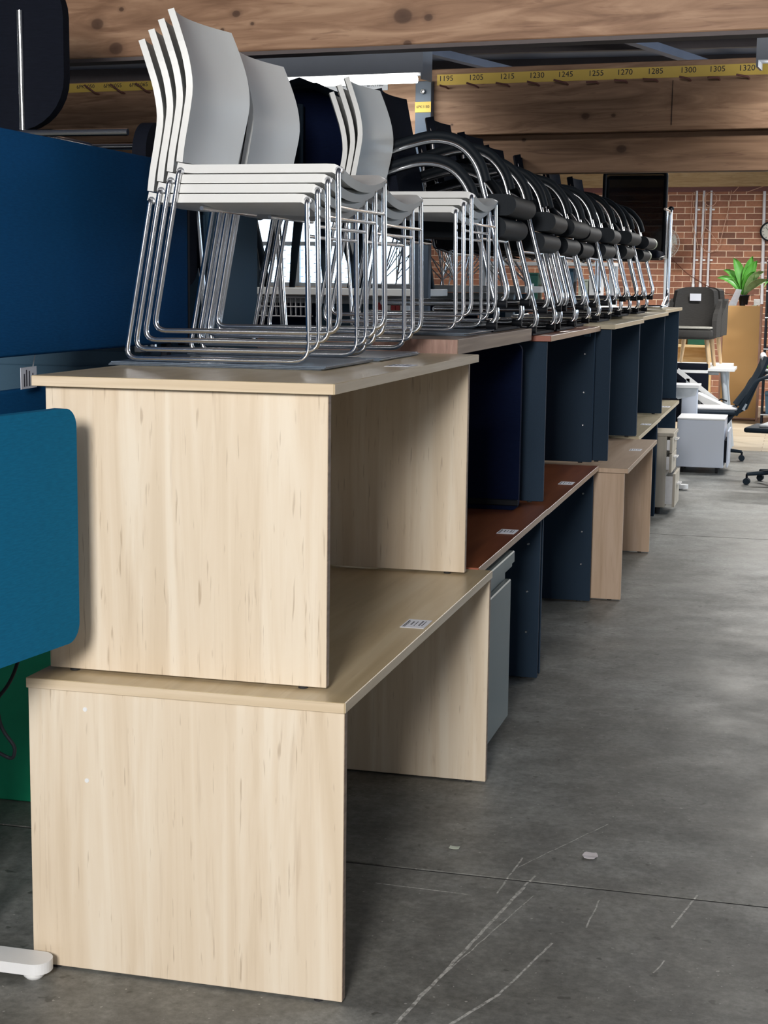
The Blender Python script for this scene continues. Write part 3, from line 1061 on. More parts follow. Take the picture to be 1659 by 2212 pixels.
# ================================================================== WHITE STACKING CHAIRS
def white_chair():
    t = thing('stacking_chair', 'x', 'chair')

    def seat(u, v):
        a = -.445 + .452 * u
        b = -.218 + .436 * v
        vv = (b / .218) ** 2
        zz = .441 - .028 * (1 - vv) * (0.35 + .65 * u)
        if u > .93:
            zz -= .012 * ((u - .93) / .07) ** 2
        if u < .10:
            zz += .006 * ((.10 - u) / .10) ** 2
        return (a, b, zz)
    MB().sheet(seat, 20, 14, .0225).build('seat', 'white_pp', t)

    def back(u, v):
        pr = [(-.437, .448), (-.428, .50), (-.413, .57), (-.402, .64), (-.410, .71), (-.432, .78), (-.455, .84)]
        k = u * 6
        i = min(int(k), 5)
        f = k - i
        # smooth interpolation of the side profile
        p0, p1, p2, p3 = pr[max(i - 1, 0)], pr[i], pr[i + 1], pr[min(i + 2, 6)]

        def cr(a, b, c, d):
            return .5 * (2 * b + (c - a) * f + (2 * a - 5 * b + 4 * c - d) * f * f + (3 * b - a - 3 * c + d) * f ** 3)
        a = cr(p0[0], p1[0], p2[0], p3[0])
        zz = cr(p0[1], p1[1], p2[1], p3[1])
        wd = .222 - .016 * (1 - min(1, u * 1.6)) - .008 * max(0, u - .8) * 5
        b = -wd + 2 * wd * v
        cv = 1 - (2 * v - 1) ** 2
        a -= (.042 * min(1, .35 + u)) * cv
        return (a, b, zz + .004 * cv)
    MB().sheet(lambda u, v: back(u, 1 - v), 18, 14, .017).build('backrest', 'white_pp', t)
    for s in (-1, 1):
        o_ = .229 * s
        path = fillet([(-.004, .205 * s, .424), (-.004, o_, .424), (.004, o_, .010), (-.512, o_, .008), (-.437, o_, .424), (-.437, .205 * s, .424)],
                      [.014, .045, .035, .03, .014])
        MB().tube(path, .0073, 10).build('sled_frame', 'chrome', t)
        MB().lathe([(.0105, -.006), (.0105, .006)], -.004, .215 * s, 10, 'y', .424).build('socket', 'steel', t)
        MB().lathe([(.0105, -.006), (.0105, .006)], -.437, .215 * s, 10, 'y', .424).build('socket', 'steel', t)
    bar = [(-.002 - .012 * math.sin(math.pi * k / 8), -.229 + .458 * k / 8, .333) for k in range(9)]
    MB().tube(bar, .005, 8).build('cross_bar', 'chrome', t)
    MB().tube([(-.30, -.21, .405), (-.30, .21, .405)], .006, 6).build('under_bar', 'chrome', t)
    return t


wc = white_chair()
used = [False]


def put(proto, flag, loc, rz, label, group):
    if not flag[0]:
        o = proto
        flag[0] = True
    else:
        o = copy_tree(proto)
    o.location = loc
    o.rotation_euler = (0, 0, rz)
    o['label'] = label
    o['group'] = group
    return o


ORD = {4: ['lowest', 'second lowest', 'second highest', 'topmost'], 3: ['lowest', 'middle', 'topmost'], 2: ['lower', 'upper']}


def sheets(cx, cy, z, w_, d_, n, lab):
    t = thing('packing_sheet', lab, 'sheet', (cx, cy, z), 0, 'clear plastic sheets under the chairs')
    for k in range(n):
        m = MB().bbox(-w_ / 2 + random.uniform(-.01, .01), w_ / 2 + random.uniform(-.01, .01), -d_ / 2 + random.uniform(-.006, .006), d_ / 2, k * .0035, k * .0035 + .0032, .001)
        m.build('sheet', 'clear', t)
    return t


ZA2 = .7315 + .7210 + .0005
for (nm, n, xf, yc, zb) in (('nearest', 4, -.275, .806, ZA2), ('second', 3, -.267, 1.335, ZA2), ('third', 3, -.224, 2.365, 1.497)):
    sheets(xf - .255, yc, zb, .60, .48, 3, 'clear plastic packing sheets under the %s stack of white chairs' % nm)
    for k in range(n):
        put(wc, used, (xf + .0275 * k, yc, zb + .0108 + .0252 * k), R(random.uniform(-.15, .15)),
            '%s white plastic chair of the %s stack with chrome sled legs' % (ORD[n][k], nm), 'white chairs in the %s stack' % nm)

# ================================================================== BLACK CANTILEVER CHAIRS
def black_chair():
    t = thing('cantilever_chair', 'x', 'chair')
    for s in (-1, 1):
        v = .255 * s
        pts = [(-.50, v, .575), (-.40, v, .605), (-.30, v, .628), (-.20, v, .605), (-.135, v, .53), (-.105, v, .42), (0.005, v, .012), (-.50, v, .010)]
        path = fillet(pts, [.05, .06, .07, .07, .06, .075], 5)
        MB().tube(path, .0115, 9).build('side_frame', 'chrome', t)
        pad = fillet([(-.50, v, .597), (-.40, v, .627), (-.30, v, .650), (-.192, v, .626), (-.118, v, .54), (-.098, v, .47)], [.05, .06, .07, .07], 5)
        MB().tube(pad, .017, 8).build('arm_pad', 'vinyl', t)
        MB().tube([(-.50, v, .578), (-.505, v * .86, .56)], .011, 8).build('arm_link', 'chrome', t)
    MB().tube([(-.50, -.255, .010), (-.50, .255, .010)], .0115, 8).build('base_bar', 'chrome', t)
    MB().tube([(-.085, -.255, .345), (-.085, .255, .345)], .010, 8).build('seat_bar', 'chrome', t)
    MB().tube([(-.40, -.22, .335), (-.40, .22, .335)], .010, 8).build('seat_bar', 'chrome', t)
    # thick seat with a rolled front
    prof = [(-.46, .352), (-.46, .405), (-.40, .42), (-.20, .425)] + [(-.029 + .041 * math.sin(R(a_)), .385 + .0405 * math.cos(R(a_))) for a_ in range(0, 181, 15)] + [(-.2, .345)]
    MB().prism(prof, 'y', -.225, .225, True).build('seat', 'vinyl', t)

    def back(u, v):
        zz = .40 + .43 * u
        b = (-.215 + .43 * v) * (1 - .10 * u)
        a = -.445 - .085 * u - .03 * (1 - (2 * v - 1) ** 2)
        return (a, b, zz)
    MB().sheet(lambda u, v: back(u, 1 - v), 8, 10, .035).build('backrest', 'black_fab', t)
    for s in (-1, 1):
        MB().tube([(-.40, .19 * s, .335), (-.475, .19 * s, .36), (-.51, .215 * s, .56), (-.545, .19 * s, .80)], .0095, 8).build('back_upright', 'chrome', t)
    for s in (-1, 1):
        MB().lathe([(.016, -.02), (.016, .02)], -.03, .255 * s, 8, 'x', .012).build('foot_pad', 'black', t)
    return t


bc = black_chair()
bused = [False]
NTH = ['first', 'second', 'third', 'fourth', 'fifth', 'sixth', 'seventh']
tops = [(2.90, 1.4975, -.155), (3.64, 1.4635, -.125), (4.32, 1.4635, -.125), (5.02, 1.4635, -.150), (5.80, 1.4735, -.125), (6.75, 1.4880, -.115), (7.85, 1.4880, -.115)]
for k, (yc, zb, xf) in enumerate(tops):
    MB_ = MB().bbox(xf - .52, xf - .02, yc - .29, yc + .29, zb, zb + .012, .002).build('packing_sheet', 'char_edge')
    tag(MB_, 'dark packing board under the %s pair of black chairs' % NTH[k], 'board', 'packing boards under black chairs')
    for j in range(2):
        lastc = put(bc, bused, (xf + .035 * j, yc + random.uniform(-.012, .012), zb + .0125 + .084 * j), R(random.uniform(-2, 2)),
            '%s black chair with chrome arms in the %s pair from the camera' % (ORD[2][j], NTH[k]), 'black cantilever chairs on the upper desks')
        if k == 6:      # the last pair has sage green seat ends
            side = MB().prism([(-.10, .346), (-.10, .424)] + [(-.029 + .0425 * math.sin(R(a_)), .385 + .0408 * math.cos(R(a_))) for a_ in range(0, 181, 15)], 'y', .17, .229, True)
            side.build('seat_end', 'vinyl_g', lastc)

# square mesh-backed chairs at the row's end
def mesh_chair():
    t = thing('mesh_chair', 'x', 'chair')
    fr = MB().tube(fillet([(-.235, 0, .42), (-.235, .03, 1.04), (.235, .03, 1.04), (.235, 0, .42), (-.235, 0, .42)], .03, 4), .016, 8)
    fr.build('back_frame', 'black', t)
    def back(u, v):
        return (-.225 + .45 * v, .03 * u + .02 * (1 - (2 * v - 1) ** 2), .43 + .60 * u)
    MB().sheet(back, 6, 6, .006).build('mesh_back', 'mesh_grey', t)
    MB().bbox(-.24, .24, -.46, .02, .38, .44, .02).build('seat', 'black_fab', t)
    for s in (-1, 1):
        v = .275 * s
        MB().tube(fillet([(v, -.44, .74), (v, -.02, .74), (v, .02, .10), (v, -.44, .010), (v, .03, .010)], [.03, .06, .05], 4), .011, 8).build('side_frame', 'chrome', t)
        MB().lathe([(.018, 0), (.020, .02), (.012, .03)], v, -.02, 10, 'z', .735).build('frame_cap', 'black', t)
        MB().tube([(v, -.25, .735), (v, -.25, .40), (v * .8, -.25, .39)], .010, 8).build('arm_post', 'chrome', t)
    return t


mc = mesh_chair()
mused = [False]
put(mc, mused, (-.345, 9.15, 1.5025), 0, 'black chair with square mesh back at the end of the row', 'square mesh chairs at the row end')
put(mc, mused, (-.395, 9.75, 1.5025), 0, 'black square mesh chair half hidden behind the end one', 'square mesh chairs at the row end')

# chrome post of a stand beside the mesh chairs
ps = thing('chrome_stand', 'slim chrome upright stand with black knobs at the row end', 'stand', (-.07, 9.25, 1.5025))
MB().tube([(0, 0, .02), (0, 0, .76)], .013, 10).build('post', 'chrome', ps)
MB().tube(fillet([(-.20, -.1, .014), (-.02, -.1, .014), (0, 0, .06)], .04), .012, 8).build('base_foot', 'chrome', ps)
MB().tube(fillet([(-.20, .12, .014), (-.02, .12, .014), (0, 0, .06)], .04), .012, 8).build('base_foot', 'chrome', ps)
MB().lathe([(.014, 0), (.022, .008), (.022, .02), (.010, .03)], 0, 0, 12, 'z', .755).build('knob', 'black', ps)
MB().tube([(0, 0, .70), (-.035, -.01, .69)], .008, 8).build('clamp_arm', 'chrome', ps)
MB().lathe([(.013, 0), (.020, .008), (.020, .02), (.010, .03)], -.04, -.01, 12, 'z', .685).build('knob', 'black', ps)

# ================================================================== LEFT ROW
s1 = thing('desk_screen', 'large blue fabric desk screen behind the white chairs', 'screen', (-.92, -.30, 1.475))
MB().bbox(-.035, 0, 0, 1.665, .012, .565, .008).build('fabric_panel', 'blue_fab', s1)
MB().bbox(-.038, -.002, 1.665, 1.685, .0, .56, .003).build('end_trim', 'char_edge', s1)
for yy in (.25, 1.35):
    MB().bbox(-.05, -.03, yy, yy + .06, -.012, .05, .003).build('clamp', 'steel', s1)
s2 = thing('desk_screen', 'dark blue lower screen between the teal screen and the pale desk', 'screen', (-.97, 0, .76))
MB().bbox(-.03, 0, 0, 1.0, 0, .638, .008).build('fabric_panel', 'blue_fab', s2)
MB().bbox(-.04, -.02, 1.53, 1.57, -1.475, .012, .003).build('support_post', 'char_edge', s1)
MB().bbox(-.04, -.02, .04, .08, -.40, .012, .003).build('support_post', 'char_edge', s1)
MB().bbox(-.025, -.005, .94, .98, -.76, 0, .003).build('support_post', 'char_edge', s2)
MB().bbox(-.025, -.005, .02, .06, -.76, 0, .003).build('support_post', 'char_edge', s2)


def cupboard(label, x0, x1, y0, y1, z1):
    c = thing('storage_cupboard', label, 'cupboard', (x1, y0, 0), 0, 'slate cupboards of the left row')
    W = x1 - x0
    MB().bbox(-W, 0, 0, y1 - y0, .03, z1, .004).build('carcass', 'slate', c)
    MB().bbox(-W + .01, -W / 2 - .003, -.018, 0, .06, z1 - .05, .003).build('door', 'slate', c)
    d_ = MB().bbox(-W / 2 + .003, -.01, -.018, 0, .06, z1 - .05, .003).build('door', 'slate', c)
    MB().bbox(-W / 2 + .02, -W / 2 + .035, -.035, -.018, z1 * .5, z1 * .5 + .12, .003).build('handle', 'steel', d_)
    MB().box(-W + .01, -.02, .02, y1 - y0 - .02, 0, .03).build('plinth', 'char_edge', c)
    return c


cupboard('slate cupboard carrying dark chairs behind the blue screen', -2.30, -1.0, 1.17, 1.70, 1.4625)
cupboard('taller slate cupboard beyond the end of the blue screen', -1.75, -.995, 1.74, 2.24, 1.95)

# sit-stand desk with teal screen, cut by the left edge
st = thing('standing_desk', 'white sit-stand desk with only its foot in view at lower left', 'desk', (-.762, -.06, 0))
ft = MB().prism(rrect(-.72, .045, -.04, .04, .038, 8), 'z', .022, .05).build('foot', 'white', st)
MB().lathe([(.018, 0), (.026, .008), (.026, .014), (.018, .022)], 0.0, 0, 14).build('levelling_pad', 'white', st)
MB().lathe([(.018, 0), (.026, .008), (.026, .014), (.018, .022)], -.66, 0, 14).build('levelling_pad', 'white', st)
MB().bbox(-.37, -.29, -.03, .03, .05, 1.0, .005).build('leg', 'white', st)
MB().bbox(-.72, -.13, -1.6, .0, 1.0, 1.025, .003).build('desktop', 'white', st)
MB().prism(rrect(-.72, .045, -1.54, -1.46, .038, 8), 'z', .022, .05).build('foot', 'white', st)
MB().bbox(-.37, -.29, -1.53, -1.47, .05, 1.0, .005).build('leg', 'white', st)
MB().lathe([(.018, 0), (.026, .008), (.026, .014), (.018, .022)], 0.0, -1.5, 14).build('levelling_pad', 'white', st)
MB().lathe([(.018, 0), (.026, .008), (.026, .014), (.018, .022)], -.66, -1.5, 14).build('levelling_pad', 'white', st)
s3 = thing('desk_screen', 'teal blue fabric screen with rounded corners in the left foreground', 'screen', (-.632, -.05, .845), R(-8))
MB().prism(rrect(-1.45, 0, 0, .545, .045, 8), 'x', -.028, 0).build('fabric_panel', 'teal_fab', s3)
MB().bbox(-.05, -.028, -.75, -.69, .15, .24, .003).build('clamp', 'white', s3)
MB().bbox(-.05, -.028, -.35, -.29, .15, .24, .003).build('clamp', 'white', s3)

gb = thing('green_board', 'green board leaning behind the teal screen', 'board', (-1.05, 1.115, .0))
MB().bbox(-.95, .20, 0, .022, .002, .72, .003).build('panel', 'green', gb)
MB().bbox(-.95, .20, -.006, .0, .70, .722, .002).build('top_trim', 'green', gb)

cb = MB().tube(fillet([(-.765, -.05, .95), (-.78, -.04, .83), (-.80, -.06, .751), (-.822, -.056, .716), (-.85, -.052, .687), (-.85, -.048, .655), (-.843, -.044, .61), (-.808, -.04, .566), (-.82, -.036, .534), (-.846, -.032, .542), (-.90, -.03, .564), (-1.05, -.04, .66)], .03, 4), .0045, 7).build('power_cable', 'black')
tag(cb, 'black cable hanging in front of the green board', 'cable')
cb2 = MB().tube(fillet([(-.985, .1, 1.55), (-.985, .20, 1.49), (-.985, .10, 1.42), (-.985, .02, 1.35)], .04, 5), .004, 6).build('power_cable', 'black')
tag(cb2, 'thin dark cable dangling below the large blue screen', 'cable')
tg = thing('paper_tag', 'white printed paper tag tied beside the pale desk corner', 'tag', (-.955, .345, 1.40), R(4))
MB().box(0, .0012, -.05, .05, 0, .055).build('card', 'paper', tg)
tk = MB()
for j, (a, b) in enumerate(((-.032, .05), (-.018, .065), (.0, .06), (.022, .05), (.036, .03))):
    tk.box(.0012, .0018, a, a + .005, .006, .006 + b * .65)
tk.build('print', 'ink', tg)
MB().tube([(0, .03, .055), (-.005, .06, .09), (-.01, .05, .13)], .0012, 5).build('string', 'conduit', tg)

# dark chairs standing on the left row
def dark_chair(name, label, loc, rz, bh=.92, bwid=.24, round_=.12):
    t = thing(name, label, 'chair', loc, rz, 'dark chairs on the left row')
    MB().prism(rrect(-bwid, bwid, bh - .50, bh, round_, 8), 'y', .20, .245, True).build('backrest', 'black_fab', t)
    MB().prism([(-.22, .42), (-.22, .50), (.20, .52), (.23, .47), (.20, .42)], 'x', -.23, .23, True).build('seat', 'black_fab', t)
    for sx in (-1, 1):
        MB().tube([(.21 * sx, .25, bh - .14), (.21 * sx, .24, .45), (.23 * sx, .27, 0)], .011, 8).build('leg', 'chrome', t)
        MB().tube([(.21 * sx, -.20, .45), (.23 * sx, -.23, 0)], .011, 8).build('leg', 'chrome', t)
        MB().tube(fillet([(.25 * sx, -.20, .42), (.25 * sx, -.20, .66), (.25 * sx, .20, .66)], .04), .011, 8).build('arm', 'chrome', t)
        MB().bbox(.235 * sx - .02, .235 * sx + .02, .17, .20, bh - .36, bh - .28, .003).build('bracket', 'steel', t)
    return t


dark_chair('upholstered_chair', 'black chair with tall rounded back in the top left corner', (-1.62, 1.44, 1.463), R(182), 1.17, .35, .16)
dark_chair('upholstered_chair', 'black low chair seat with chrome arm behind the blue screen', (-1.24, 1.43, 1.463), R(-90), .70, .22, .10)


# mesh task chairs behind the white stacks
def task_chair(label, loc, rz, g='mesh task chairs behind the white stacks'):
    t = thing('task_chair', label, 'chair', loc, rz, g)

    def back(u, v):
        b = (2 * v - 1)
        wd = .235 * math.sqrt(max(0.02, 1 - max(0, (u - .55) / .47) ** 2.2)) if u > .55 else .19 + .045 * u / .55
        zz = .60 + .46 * u
        return (wd * b, .20 + .05 * u - .05 * (1 - b * b), zz)
    MB().sheet(lambda u, v: back(u, 1 - v), 18, 12, .012).build('mesh_back', 'navy_fab', t)
    rim = [back(i / 14, 0) for i in range(15)] + [back(1, j / 8) for j in range(1, 8)] + [back(1 - i / 14, 1) for i in range(15)]
    MB().tube(rim, .016, 8).build('back_rim', 'officeblack', t)
    MB().tube([(-.16, .22, 1.02), (0, .20, 1.08), (.16, .22, 1.02)], .022, 8).build('head_roll', 'officeblack', t)
    MB().bbox(-.24, .24, -.26, .20, .60, .67, .025).build('seat', 'black_fab', t)
    MB().tube([(0, .26, .98), (0, .30, .75), (0, .18, .62)], .022, 8).build('spine', 'officeblack', t)
    for sx in (-1, 1):
        MB().tube(fillet([(.20 * sx, -.20, .60), (.24 * sx, -.24, .011), (.24 * sx, .24, .011), (.20 * sx, .18, .60)], .05), .008, 8).build('sled_leg', 'chrome', t)
    return t


dl3 = desk('dark desk of the left row carrying the mesh task chairs', -1.85, -.99, 2.35, 4.1, 0, 1.44, 'charcoal', 'char_edge', 'charcoal')
task_chair('black mesh task chair behind the second white stack', (-1.30, 2.72, 1.4405), R(200))
task_chair('black mesh task chair seen between second and third white stacks', (-1.22, 3.45, 1.4405), R(196))

# ================================================================== BACKGROUND LEFT: raised tables by the window
def high_table(label, x0, x1, y0, y1, z):
    t = thing('raised_table', label, 'table', ((x0 + x1) / 2, y0, 0), 0, 'white raised tables by the window')
    h = (x1 - x0) / 2
    MB().bbox(-h, h, 0, y1 - y0, z - .045, z, .004).build('tabletop', 'white', t)
    for sx in (-1, 1):
        MB().bbox(sx * (h - .16) - .03, sx * (h - .16) + .03, .30, .36, .03, z - .045, .003).build('leg', 'frame_grey', t)
        MB().bbox(sx * (h - .16) - .035, sx * (h - .16) + .035, .02, .68, .0, .03, .004).build('foot', 'frame_grey', t)
    MB().box(-h + .16, h - .16, .31, .35, z - .10, z - .05).build('cross_beam', 'frame_grey', t)
    MB().bbox(-h + .05, h * .25, .40, .43, .45, z - .05, .004).build('modesty_screen', 'navy_fab', t)
    MB().bbox(h * .27, h - .05, .40, .43, .45, z - .05, .004).build('modesty_screen', 'slate', t)
    return t


T1, T2 = 1.640, 1.664
high_table('white raised table carrying dark legged chairs before the window', -3.45, -1.33, 6.25, 7.0, T1)
high_table('white raised table carrying wire legged chairs beside the column', -1.95, -.86, 7.3, 8.3, T2)
# cable baskets
for (xa, lab) in ((-2.62, 'white wire cable basket hanging under the window table'),):
    t = thing('cable_basket', lab, 'basket', (xa, 6.28, 1.46), 0, None)
    m = MB()
    for k in range(17):
        xx = k * .033
        m.tube(fillet([(xx, 0, .12), (xx, .01, 0), (xx, .13, 0), (xx, .14, .12)], .015, 2), .003, 4)
    m.build('wires', 'conduit', t)
    m2 = MB()
    for (yy, zz) in ((0, .12), (.005, .06), (.01, 0), (.13, 0), (.14, .12)):
        m2.tube([(-.01, yy, zz), (.54, yy, zz)], .004, 5)
    m2.build('rails', 'conduit', t)
    MB().tube([(0, .14, .12), (0, .14, .14)], .004, 5).build('hanger', 'conduit', t)
    MB().tube([(.52, .14, .12), (.52, .14, .14)], .004, 5).build('hanger', 'conduit', t)
bx_ = thing('folder_box', 'red and white striped box under the window table', 'box', (-1.66, 6.32, 1.45))
for k in range(7):
    MB().box(k * .03, k * .03 + .026, 0, .2, 0, .105).build('folder', 'red' if k % 3 else 'white', bx_)
MB().box(-.01, .22, -.004, .21, -.012, 0).build('tray', 'frame_grey', bx_)
MB().tube([(.10, .10, -.012), (.10, .10, -1.45)], .02, 8).build('stand_post', 'frame_grey', bx_)


def dark_leg_chair(label, loc, rz):
    t = thing('dark_leg_chair', label, 'chair', loc, rz, 'dark legged chairs on the window table')
    for sx in (-1, 1):
        for sy in (-1, 1):
            MB().tube([(.24 * sx, .22 * sy, 0), (.20 * sx, .18 * sy, .22), (.15 * sx, .14 * sy, .44)], .021, 8, r_end=.034).build('leg', 'officeblack', t)
    MB().bbox(-.22, .22, -.21, .21, .44, .50, .02).build('seat', 'black_fab', t)
    def back(u, v):
        b = 2 * v - 1
        return (.22 * b, .20 + .06 * u - .05 * (1 - b * b), .50 + .34 * u)
    MB().sheet(lambda u, v: back(u, 1 - v), 6, 8, .02).build('backrest', 'black_fab', t)
    return t


dark_leg_chair('black chair with splayed legs at the left end of the window table', (-2.74, 6.62, T1 + .0005), R(12))
dark_leg_chair('black chair with splayed legs in the middle of the window table', (-2.17, 6.60, T1 + .0005), R(-10))
dark_leg_chair('black chair with splayed legs at the column end of the window table', (-1.61, 6.60, T1 + .0005), R(8))


def wire_chair(label, loc, rz):
    t = thing('wire_chair', label, 'chair', loc, rz, 'wire legged shell chairs')
    feet = [(.22, .20), (-.22, .20), (-.22, -.20), (.22, -.20)]
    for i, (x, y) in enumerate(feet):
        MB().tube([(x, y, 0), (.14 * (1 if x > 0 else -1), .13 * (1 if y > 0 else -1), .38)], .006, 6).build('leg', 'chrome', t)
        x2, y2 = feet[(i + 1) % 4]
        m = MB()
        m.tube([(x * .97, y * .97, .03), (x2 * .62, y2 * .62, .37)], .0042, 5)
        m.tube([(x2 * .97, y2 * .97, .03), (x * .62, y * .62, .37)], .0042, 5)
        m.tube([(x * .95, y * .95, .06), ((x + x2) * .3, (y + y2) * .3, .37)], .0042, 5)
        m.tube([(x2 * .95, y2 * .95, .06), ((x + x2) * .3, (y + y2) * .3, .37)], .0042, 5)
        m.build('strut', 'chrome', t)

    def shell(u, v):
        b = 2 * v - 1
        if u < .5:
            k = u / .5
            return (.23 * b, -.22 + .36 * k, .41 - .03 * (1 - b * b) * 1.0 + .03 * (k - .5) ** 2)
        k = (u - .5) / .5
        return (.23 * b * (1 - .15 * k), .14 + .10 * k - .04 * (1 - b * b), .41 - .03 * (1 - b * b) + .38 * k)
    MB().sheet(lambda u, v: shell(u, v), 14, 10, .012).build('shell_seat', 'black_fab', t)
    return t


for k, (x, y) in enumerate(((-1.66, 7.56), (-1.36, 8.04), (-1.12, 7.56))):
    wire_chair(['wire legged shell chair just right of the column', 'middle wire legged shell chair on the raised table', 'wire legged shell chair nearest the black chair stacks'][k],
               (x, y, T2 + .0005), R(4 * k))

# far shelf with bins seen between the chrome legs
sh = thing('white_rack', 'white rack with high shelf seen through the chrome legs', 'rack', (-2.3, 13.0, 0))
MB().bbox(0, 1.36, 0, .45, 1.87, 1.905, .003).build('shelf', 'white', sh)
MB().bbox(0, 1.36, 0, .45, 1.44, 1.475, .003).build('shelf', 'white', sh)
for xx in (.0, 1.32):
    for yy in (0, .41):
        MB().box(xx, xx + .04, yy, yy + .04, 0, 1.87).build('post', 'frame_grey', sh)
for (x, w_, h_, m_, lab) in ((-1.62, .07, .23, 'red', 'red tub on the lower shelf of the white rack'), (-1.42, .13, .37, 'slate', 'tall slate bin on the lower shelf of the white rack'),
                             (-1.78, .12, .32, 'greenseat', 'dark green bin on the lower shelf of the white rack'), (-1.25, .10, .26, 'palegreen', 'pale green bin on the lower shelf of the white rack'),
                             (-1.13, .12, .30, 'white', 'white bin on the lower shelf of the white rack')):
    t = thing('storage_bin', lab, 'bin', (x, 13.06, 1.4755), 0, 'bins on the white rack')
    MB().prism([(-w_ * .45, 0), (w_ * .45, 0), (w_ * .5, h_), (-w_ * .5, h_)], 'y', 0, .3).build('tub', m_, t)
    MB().bbox(-w_ * .53, w_ * .53, -.01, .31, h_ - .02, h_, .002).build('rim', m_, t)
    MB().box(-.02, .02, -.003, .002, h_ * .55, h_ * .65).build('label_plate', 'paper', t)

# ================================================================== FAR RIGHT
bk = thing('bookcase', 'tan bookcase seen from its back before the brick wall', 'bookcase', (-.62, 17.1, 0))
MB().bbox(.60, 1.045, 0, .02, .04, 1.44, .002).build('back_panel', 'cork', bk)
MB().bbox(.60, 1.045, .02, .32, .04, .07, .002).build('bottom_board', 'cork', bk)
MB().bbox(.60, 1.045, .02, .32, 1.415, 1.44, .002).build('top_board', 'cork', bk)
MB().bbox(1.045, 1.07, -.002, .33, 0, 1.44, .002).build('side_panel', 'walnut_n', bk)
MB().bbox(.575, .60, -.002, .33, 0, 1.44, .002).build('side_panel', 'walnut_n', bk)
bk2 = thing('pine_shelf', 'open pine shelf unit with a green box behind the tub chairs', 'shelf', (-.85, 16.6, 0))
MB().bbox(0, .72, .30, .32, .03, 1.25, .002).build('back_panel', 'pine', bk2)
for zz in (.03, .42, .93, 1.22):
    MB().bbox(.02, .70, 0, .30, zz, zz + .03, .002).build('shelf_board', 'pine', bk2)
for xx in (0, .70):
    MB().bbox(xx, xx + .02, 0, .31, 0, 1.25, .002).build('side_panel', 'pine', bk2)
gbx = thing('green_box', 'dark green box with pale lettering on the pine shelf', 'box', (-.42, 16.62, .9605))
MB().bbox(0, .22, 0, .18, 0, .17, .004).build('carton', 'bookgreen', gbx)
MB().box(.03, .15, -.002, .001, .09, .115).build('lettering', 'palegreen', gbx)

# plant
pl = thing('potted_plant', 'green leafy plant in a black pot on the tan bookcase', 'plant', (.215, 17.22, 1.4405))
MB().lathe([(.048, 0), (.064, .12), (.070, .12), (.070, .135), (.060, .135), (.056, .115)], 0, 0, 18).build('pot', 'black', pl)
MB().lathe([(.058, .112), (.058, .118)], 0, 0, 14).build('soil', 'soil', pl)
rp = random.Random(3)
LV = [(-62, .46, .42, 0), (-38, .36, .52, 0), (-15, .20, .62, 1), (8, .12, .60, 1), (28, .20, .58, 1), (50, .34, .48, 2), (66, .46, .36, 2), (-30, .16, .46, 1), (18, .18, .40, 1), (-50, .30, .30, 0), (80, .30, .30, 2)]
for i, (deg, reach, hh, kk) in enumerate(LV):
    az = R(rp.uniform(-50, 50)) if abs(deg) < 30 else R(rp.uniform(-20, 20))
    sg = 1 if deg > 0 else -1
    ca, sa = math.cos(az) * sg, math.sin(az)
    wmax = .062 if kk == 1 else .046

    def lf(u, v, reach=reach, hh=hh, ca=ca, sa=sa, wmax=wmax):
        def mid(q):
            return Vector((reach * .74 * q ** 1.5 * ca, reach * .74 * q ** 1.5 * sa, .11 + hh * .95 * (q - .42 * q ** 3 * (reach / .46))))
        p = mid(u)
        tg_ = (mid(min(1, u + .03)) - mid(max(0, u - .03))).normalized()
        wdir = Vector((tg_.z, .35, -tg_.x)).normalized()
        k = 2 * v - 1
        b = k * wmax * (math.sin(math.pi * min(1, .03 + u * .97) ** 1.15) ** .9 + .05)
        return p + wdir * b + Vector((0, -.02 * k * k, 0))
    MB().sheet(lf, 12, 4, .0015).build('leaf', 'leaf2' if kk == 2 else 'leaf', pl)
for dx in (.03, .05):
    MB().tube([(dx * .4, 0, .11), (dx * 1.6, .0, .22), (dx * 3, 0, .30)], .004, 5).build('stem', 'wirebrown', pl)
ac = thing('brochure_holder', 'clear acrylic brochure holder leaning beside the plant pot', 'holder', (.03, 17.16, 1.4405))
MB().prism([(0, 0), (.10, 0), (.16, .20), (.09, .21)], 'y', 0, .012).build('back_plate', 'acrylic', ac)
MB().prism([(0, 0), (.10, 0), (.115, .05), (.015, .05)], 'y', -.03, -.022).build('front_lip', 'acrylic', ac)
bt_ = thing('paper_pile', 'loose papers and a white card box right of the plant', 'papers', (.36, 17.2, 1.4405))
MB().bbox(-.08, .02, -.05, .05, 0, .008, .001).build('sheet', 'palegreen', bt_)
MB().bbox(-.12, -.04, -.08, .0, .0, .012, .001).build('sheet', 'wirepink', bt_)
MB().bbox(-.02, .06, 0, .07, .008, .085, .002).build('card_box', 'white', bt_)

# tub chairs on white table
tb = thing('white_table', 'white trestle table carrying the grey tub chairs', 'table', (-.70, 13.25, 0))
MB().bbox(0, 1.0, 0, .62, .815, .845, .003).build('tabletop', 'white', tb)
for (yy) in (.08, .50):
    for xx in (.10, .86):
        MB().tube([(xx + .02, yy + .02, .815), (xx + (.12 if xx > .5 else -.06), yy, 0)], .028, 4).build('leg', 'frame_grey', tb)
    MB().tube([(.16, yy, .79), (.84, yy, .79)], .018, 6).build('rail', 'frame_grey', tb)


